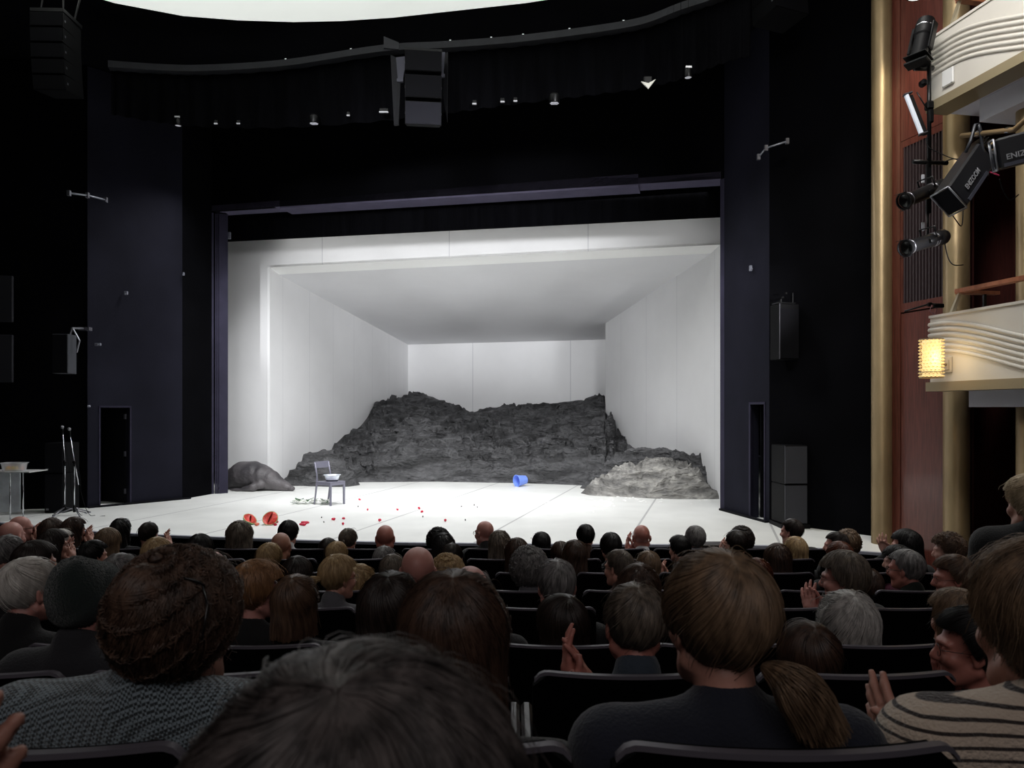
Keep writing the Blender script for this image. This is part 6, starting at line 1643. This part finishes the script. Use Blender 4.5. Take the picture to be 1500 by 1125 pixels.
# ================================================================ seats
def seat_proto():
    t=thing('theatre_seat',(0,0,0),'x','seat')
    w=.53; M_SEAT=mat('black_seat_cloth',(7,7,9),.9,bump=.2,bscale=120,spec=.05); M_TRIM=mat('grey_mauve_edge',(92,88,96),.45,spec=.3)
    def back(z0,z1,y0,y1,th,inset=0,name='backrest',m=None,cr=.04):
        hw=w/2-inset; out=[(-hw,z0),(hw,z0)]
        for a in np.linspace(0,PI/2,6): out.append((hw-cr+cr*math.cos(a),z1-cr+cr*math.sin(a)))
        for a in np.linspace(PI/2,PI,6): out.append((-hw+cr+cr*math.cos(a),z1-cr+cr*math.sin(a)))
        V=[];n=len(out)
        def yb(x,z): return y0+(y1-y0)*(z-z0)/(z1-z0)+.05*(1-(x/(w/2))**2)*0+.045*(x/(w/2))**2
        for k,(sy) in enumerate((0,th)):
            for x,z in out: V.append((x,yb(x,z)+sy,z-.0))
        # subdivide across by building strips
        xs=np.linspace(-hw,hw,13); zs_=[]
        def ztop(x):
            d=hw-abs(x); return z1 if d>=cr else z1-cr+math.sqrt(max(0,cr*cr-(cr-d)**2))
        mb=MB(); V=[];Fs=[]; rows=8
        for sy in (0,th):
            for x in xs:
                for j in range(rows): 
                    z=z0+(ztop(x)-z0)*j/(rows-1); V.append((x,yb(x,z)+sy,z))
        nx=len(xs); o2=nx*rows
        for i in range(nx-1):
            for j in range(rows-1):
                a=i*rows+j; Fs.append((a,a+rows,a+rows+1,a+1)); Fs.append((o2+a,o2+a+1,o2+a+rows+1,o2+a+rows))
            a=i*rows+rows-1; Fs.append((a,a+rows,o2+a+rows,o2+a)); a=i*rows; Fs.append((a,o2+a,o2+a+rows,a+rows))
        for i in (0,nx-1):
            for j in range(rows-1):
                a=i*rows+j; Fs.append((a,a+1,o2+a+1,o2+a) if i==0 else (a,o2+a,o2+a+1,a+1))
        mb.add(V,Fs); return mb.done(name,m,t,False),yb,ztop
    o,yb,ztop=back(.34,.85,.06,-.02,.032,0,'backrest',M_SEAT)
    # edge strip over the top, following the curve
    pts=[]; hw=w/2
    for x in np.linspace(-hw+.004,hw-.004,41): pts.append(Vector((x,yb(x,.845)+.027,ztop(x)+.003)))
    V=[];Fs=[]
    for p in pts: V+=[p+Vector((0,-.030,-.007)),p+Vector((0,-.029,.002)),p+Vector((0,-.012,.002)),p+Vector((0,-.011,-.007))]
    for i in range(len(pts)-1):
        for k in range(4): Fs.append((4*i+k,4*i+4+k,4*i+4+(k+1)%4,4*i+(k+1)%4))
    Fs.append((0,1,2,3)); n=4*(len(pts)-1); Fs.append((n+3,n+2,n+1,n))
    MB().add(V,Fs).done('edge_trim',M_TRIM,t,True,angle=45)
    MB().box((0,.33,.40),(.48,.44,.09),bev=.03).done('cushion',M_SEAT,t)
    for s in (-1,1):
        MB().box((s*.275,.26,.60),(.035,.34,.03),bev=.01).done('armrest',mat('armrest_dark',(26,22,22),.4),t)
        MB().box((s*.275,.24,.30),(.03,.10,.60),bev=.006).done('support',M_BLKMET,t)
    return t
proto=seat_proto()
ROWW={1:'nearest',2:'second nearest',3:'third nearest',4:'fourth nearest',5:'fifth nearest',6:'fourth from the stage',7:'third from the stage',8:'second from the stage',9:'front'}
OFF={1:520,2:582,3:930,4:830,5:795,6:775,7:779,8:730,9:722}
first=True
for k in range(1,10):
    D=ROWD[k]; pitch=.59
    x0=XP(OFF[k],D); xl=XP(-90,D); xr=XP(1520 if k<=3 else {4:1420,5:1370,6:1390,7:1405,8:1300,9:1270}[k],D)
    if k==1: xl,xr=x0-.4,x0+.4
    n0=math.ceil((xl-x0)/pitch); n1=math.floor((xr-x0)/pitch)
    ppl=[p for p in PEOPLE if p['row']==k]; used=set()
    for i in range(n0,n1+1):
        x=x0+i*pitch
        s_=proto if first else copy_tree(proto); first=False
        s_.location=(x,D,FLZ[k]); 
        near=sorted([(abs(p['x']-x),j) for j,p in enumerate(ppl) if j not in used])
        if near and near[0][0]<.34:
            used.add(near[0][1]); lab='seat of the '+ppl[near[0][1]]['label'].replace('person','sitter',1)
            lab=' '.join(lab.split()[:16]); grp=None
        else:
            # name it by what sits beyond it
            lab='dark seat with no head over it in the %s row'%ROWW[k]; grp='open dark seats, %s row'%ROWW[k]
        s_['label']=lab; s_['category']='seat'
        if grp: s_['group']=grp
# ================================================================ light and camera
def area(name,loc,target,sx,sy,e,col=(1,1,1),spread=180):
    L=bpy.data.lights.new(name,'AREA'); L.shape='RECTANGLE'; L.size=sx; L.size_y=sy; L.energy=e; L.color=col; L.spread=math.radians(spread)
    o=bpy.data.objects.new(name,L); COL.objects.link(o); o.location=loc
    o.rotation_euler=(Vector(target)-Vector(loc)).to_track_quat('-Z','Y').to_euler(); return o
def spot(name,loc,target,e,ang,col=(1,1,1),blend=.4,soft=.15):
    L=bpy.data.lights.new(name,'SPOT'); L.energy=e; L.spot_size=math.radians(ang); L.spot_blend=blend; L.color=col; L.shadow_soft_size=soft
    o=bpy.data.objects.new(name,L); COL.objects.link(o); o.location=loc
    o.rotation_euler=(Vector(target)-Vector(loc)).to_track_quat('-Z','Y').to_euler(); return o
mid=(FL+FR)/2
# added fill light over the front of the set, hidden behind the black border
bk=area('stage_bank_fill',(-.9,16.15,EYE+4.35),(-.9,16.15+.2,0),10.0,.5,30,(1,1,.985),150); bk.rotation_euler.rotate_axis('Z',0)
bk.rotation_euler=Euler((math.radians(10),0,-SA)).to_quaternion().to_euler()
top_=area('stage_top_fill',(-1.9,13.75,EYE+5.0),(-1.9,13.2,0),9.5,.35,290,(.98,.985,1),130); top_.rotation_euler=Euler((math.radians(-8),0,-SA))  # unseen fill added for the downstage floor, hidden by the drape
# lamps hung under the drape
for i,(px,D) in enumerate(((330,12.9),(460,12.7),(600,12.3),(740,12.0),(812,11.8),(1000,11.0))):
    p=W(px,190,D); p.z=EYE+4.75; p.y+=.5
    tgt=(p.x*.9-.2,p.y+5.2,0)
    spot('drape_lamp',p,tgt,340,72,(.98,.985,1),.6,.12)
for X_,Y_,Z_,T_,E_,A_ in ((-3.2,3.2,6.3,(-1.4,18,2.7),2550,42),(3.0,3.2,6.3,(-1.6,18,2.7),2550,42)):
    spot('house_front_fill',(X_,Y_,Z_),T_,E_,A_,(.97,.98,1),.5,.9)  # unseen wash added from above the audience to light the box evenly
for X_ in (5.6,-8.4):
    for TX in (-4.2,-1.6,1.0): spot('box_ceiling_fill',(X_,5.2,3.3),(TX,23.5,4.5),2500,15,(.97,.98,1),1.0,.12)  # unseen spots added to brighten the back and ceiling of the box
area('audience_fill',(0,-2.6,5.6),(0,4.5,0.6),6,3,50,(1,.92,.90),160)  # soft fill added behind the camera to lift the audience
# warm lamp on the columns, cool spill on the boxes
spot('column_lamp',W(1325,-60,9.2),(5.15,10.3,4.4),140,75,(1,.9,.70),.8,.08)
area('house_light',(3.2,6.2,ZC-.35),(6.0,8.5,3.0),1.6,1.6,150,(1,.97,.92),140)
w=bpy.data.worlds.new('hall'); SC.world=w; w.use_nodes=True
w.node_tree.nodes['Background'].inputs[0].default_value=(.55,.6,.75,1); w.node_tree.nodes['Background'].inputs[1].default_value=.012
cam=bpy.data.cameras.new('camera'); co=bpy.data.objects.new('camera',cam); COL.objects.link(co)
cam.sensor_width=36; cam.lens=36*F/1500; co.location=(0,0,EYE); co.rotation_euler=(PI/2,0,0)
cam.shift_y=(HY-562.5)/1500; cam.clip_start=.02; cam.clip_end=200
cam.dof.use_dof=True; cam.dof.focus_distance=9.0; cam.dof.aperture_fstop=9
SC.camera=co
vs=SC.view_settings; SC.display_settings.display_device='sRGB'; vs.view_transform='Standard'; vs.look='None'; vs.gamma=1; vs.exposure=0.0; vs.use_curve_mapping=False
SC.cycles.max_bounces=10; SC.cycles.diffuse_bounces=8; SC.cycles.use_denoising=True
try: SC.cycles.denoiser='OPENIMAGEDENOISE'
except Exception: pass
bpy.context.view_layer.update()
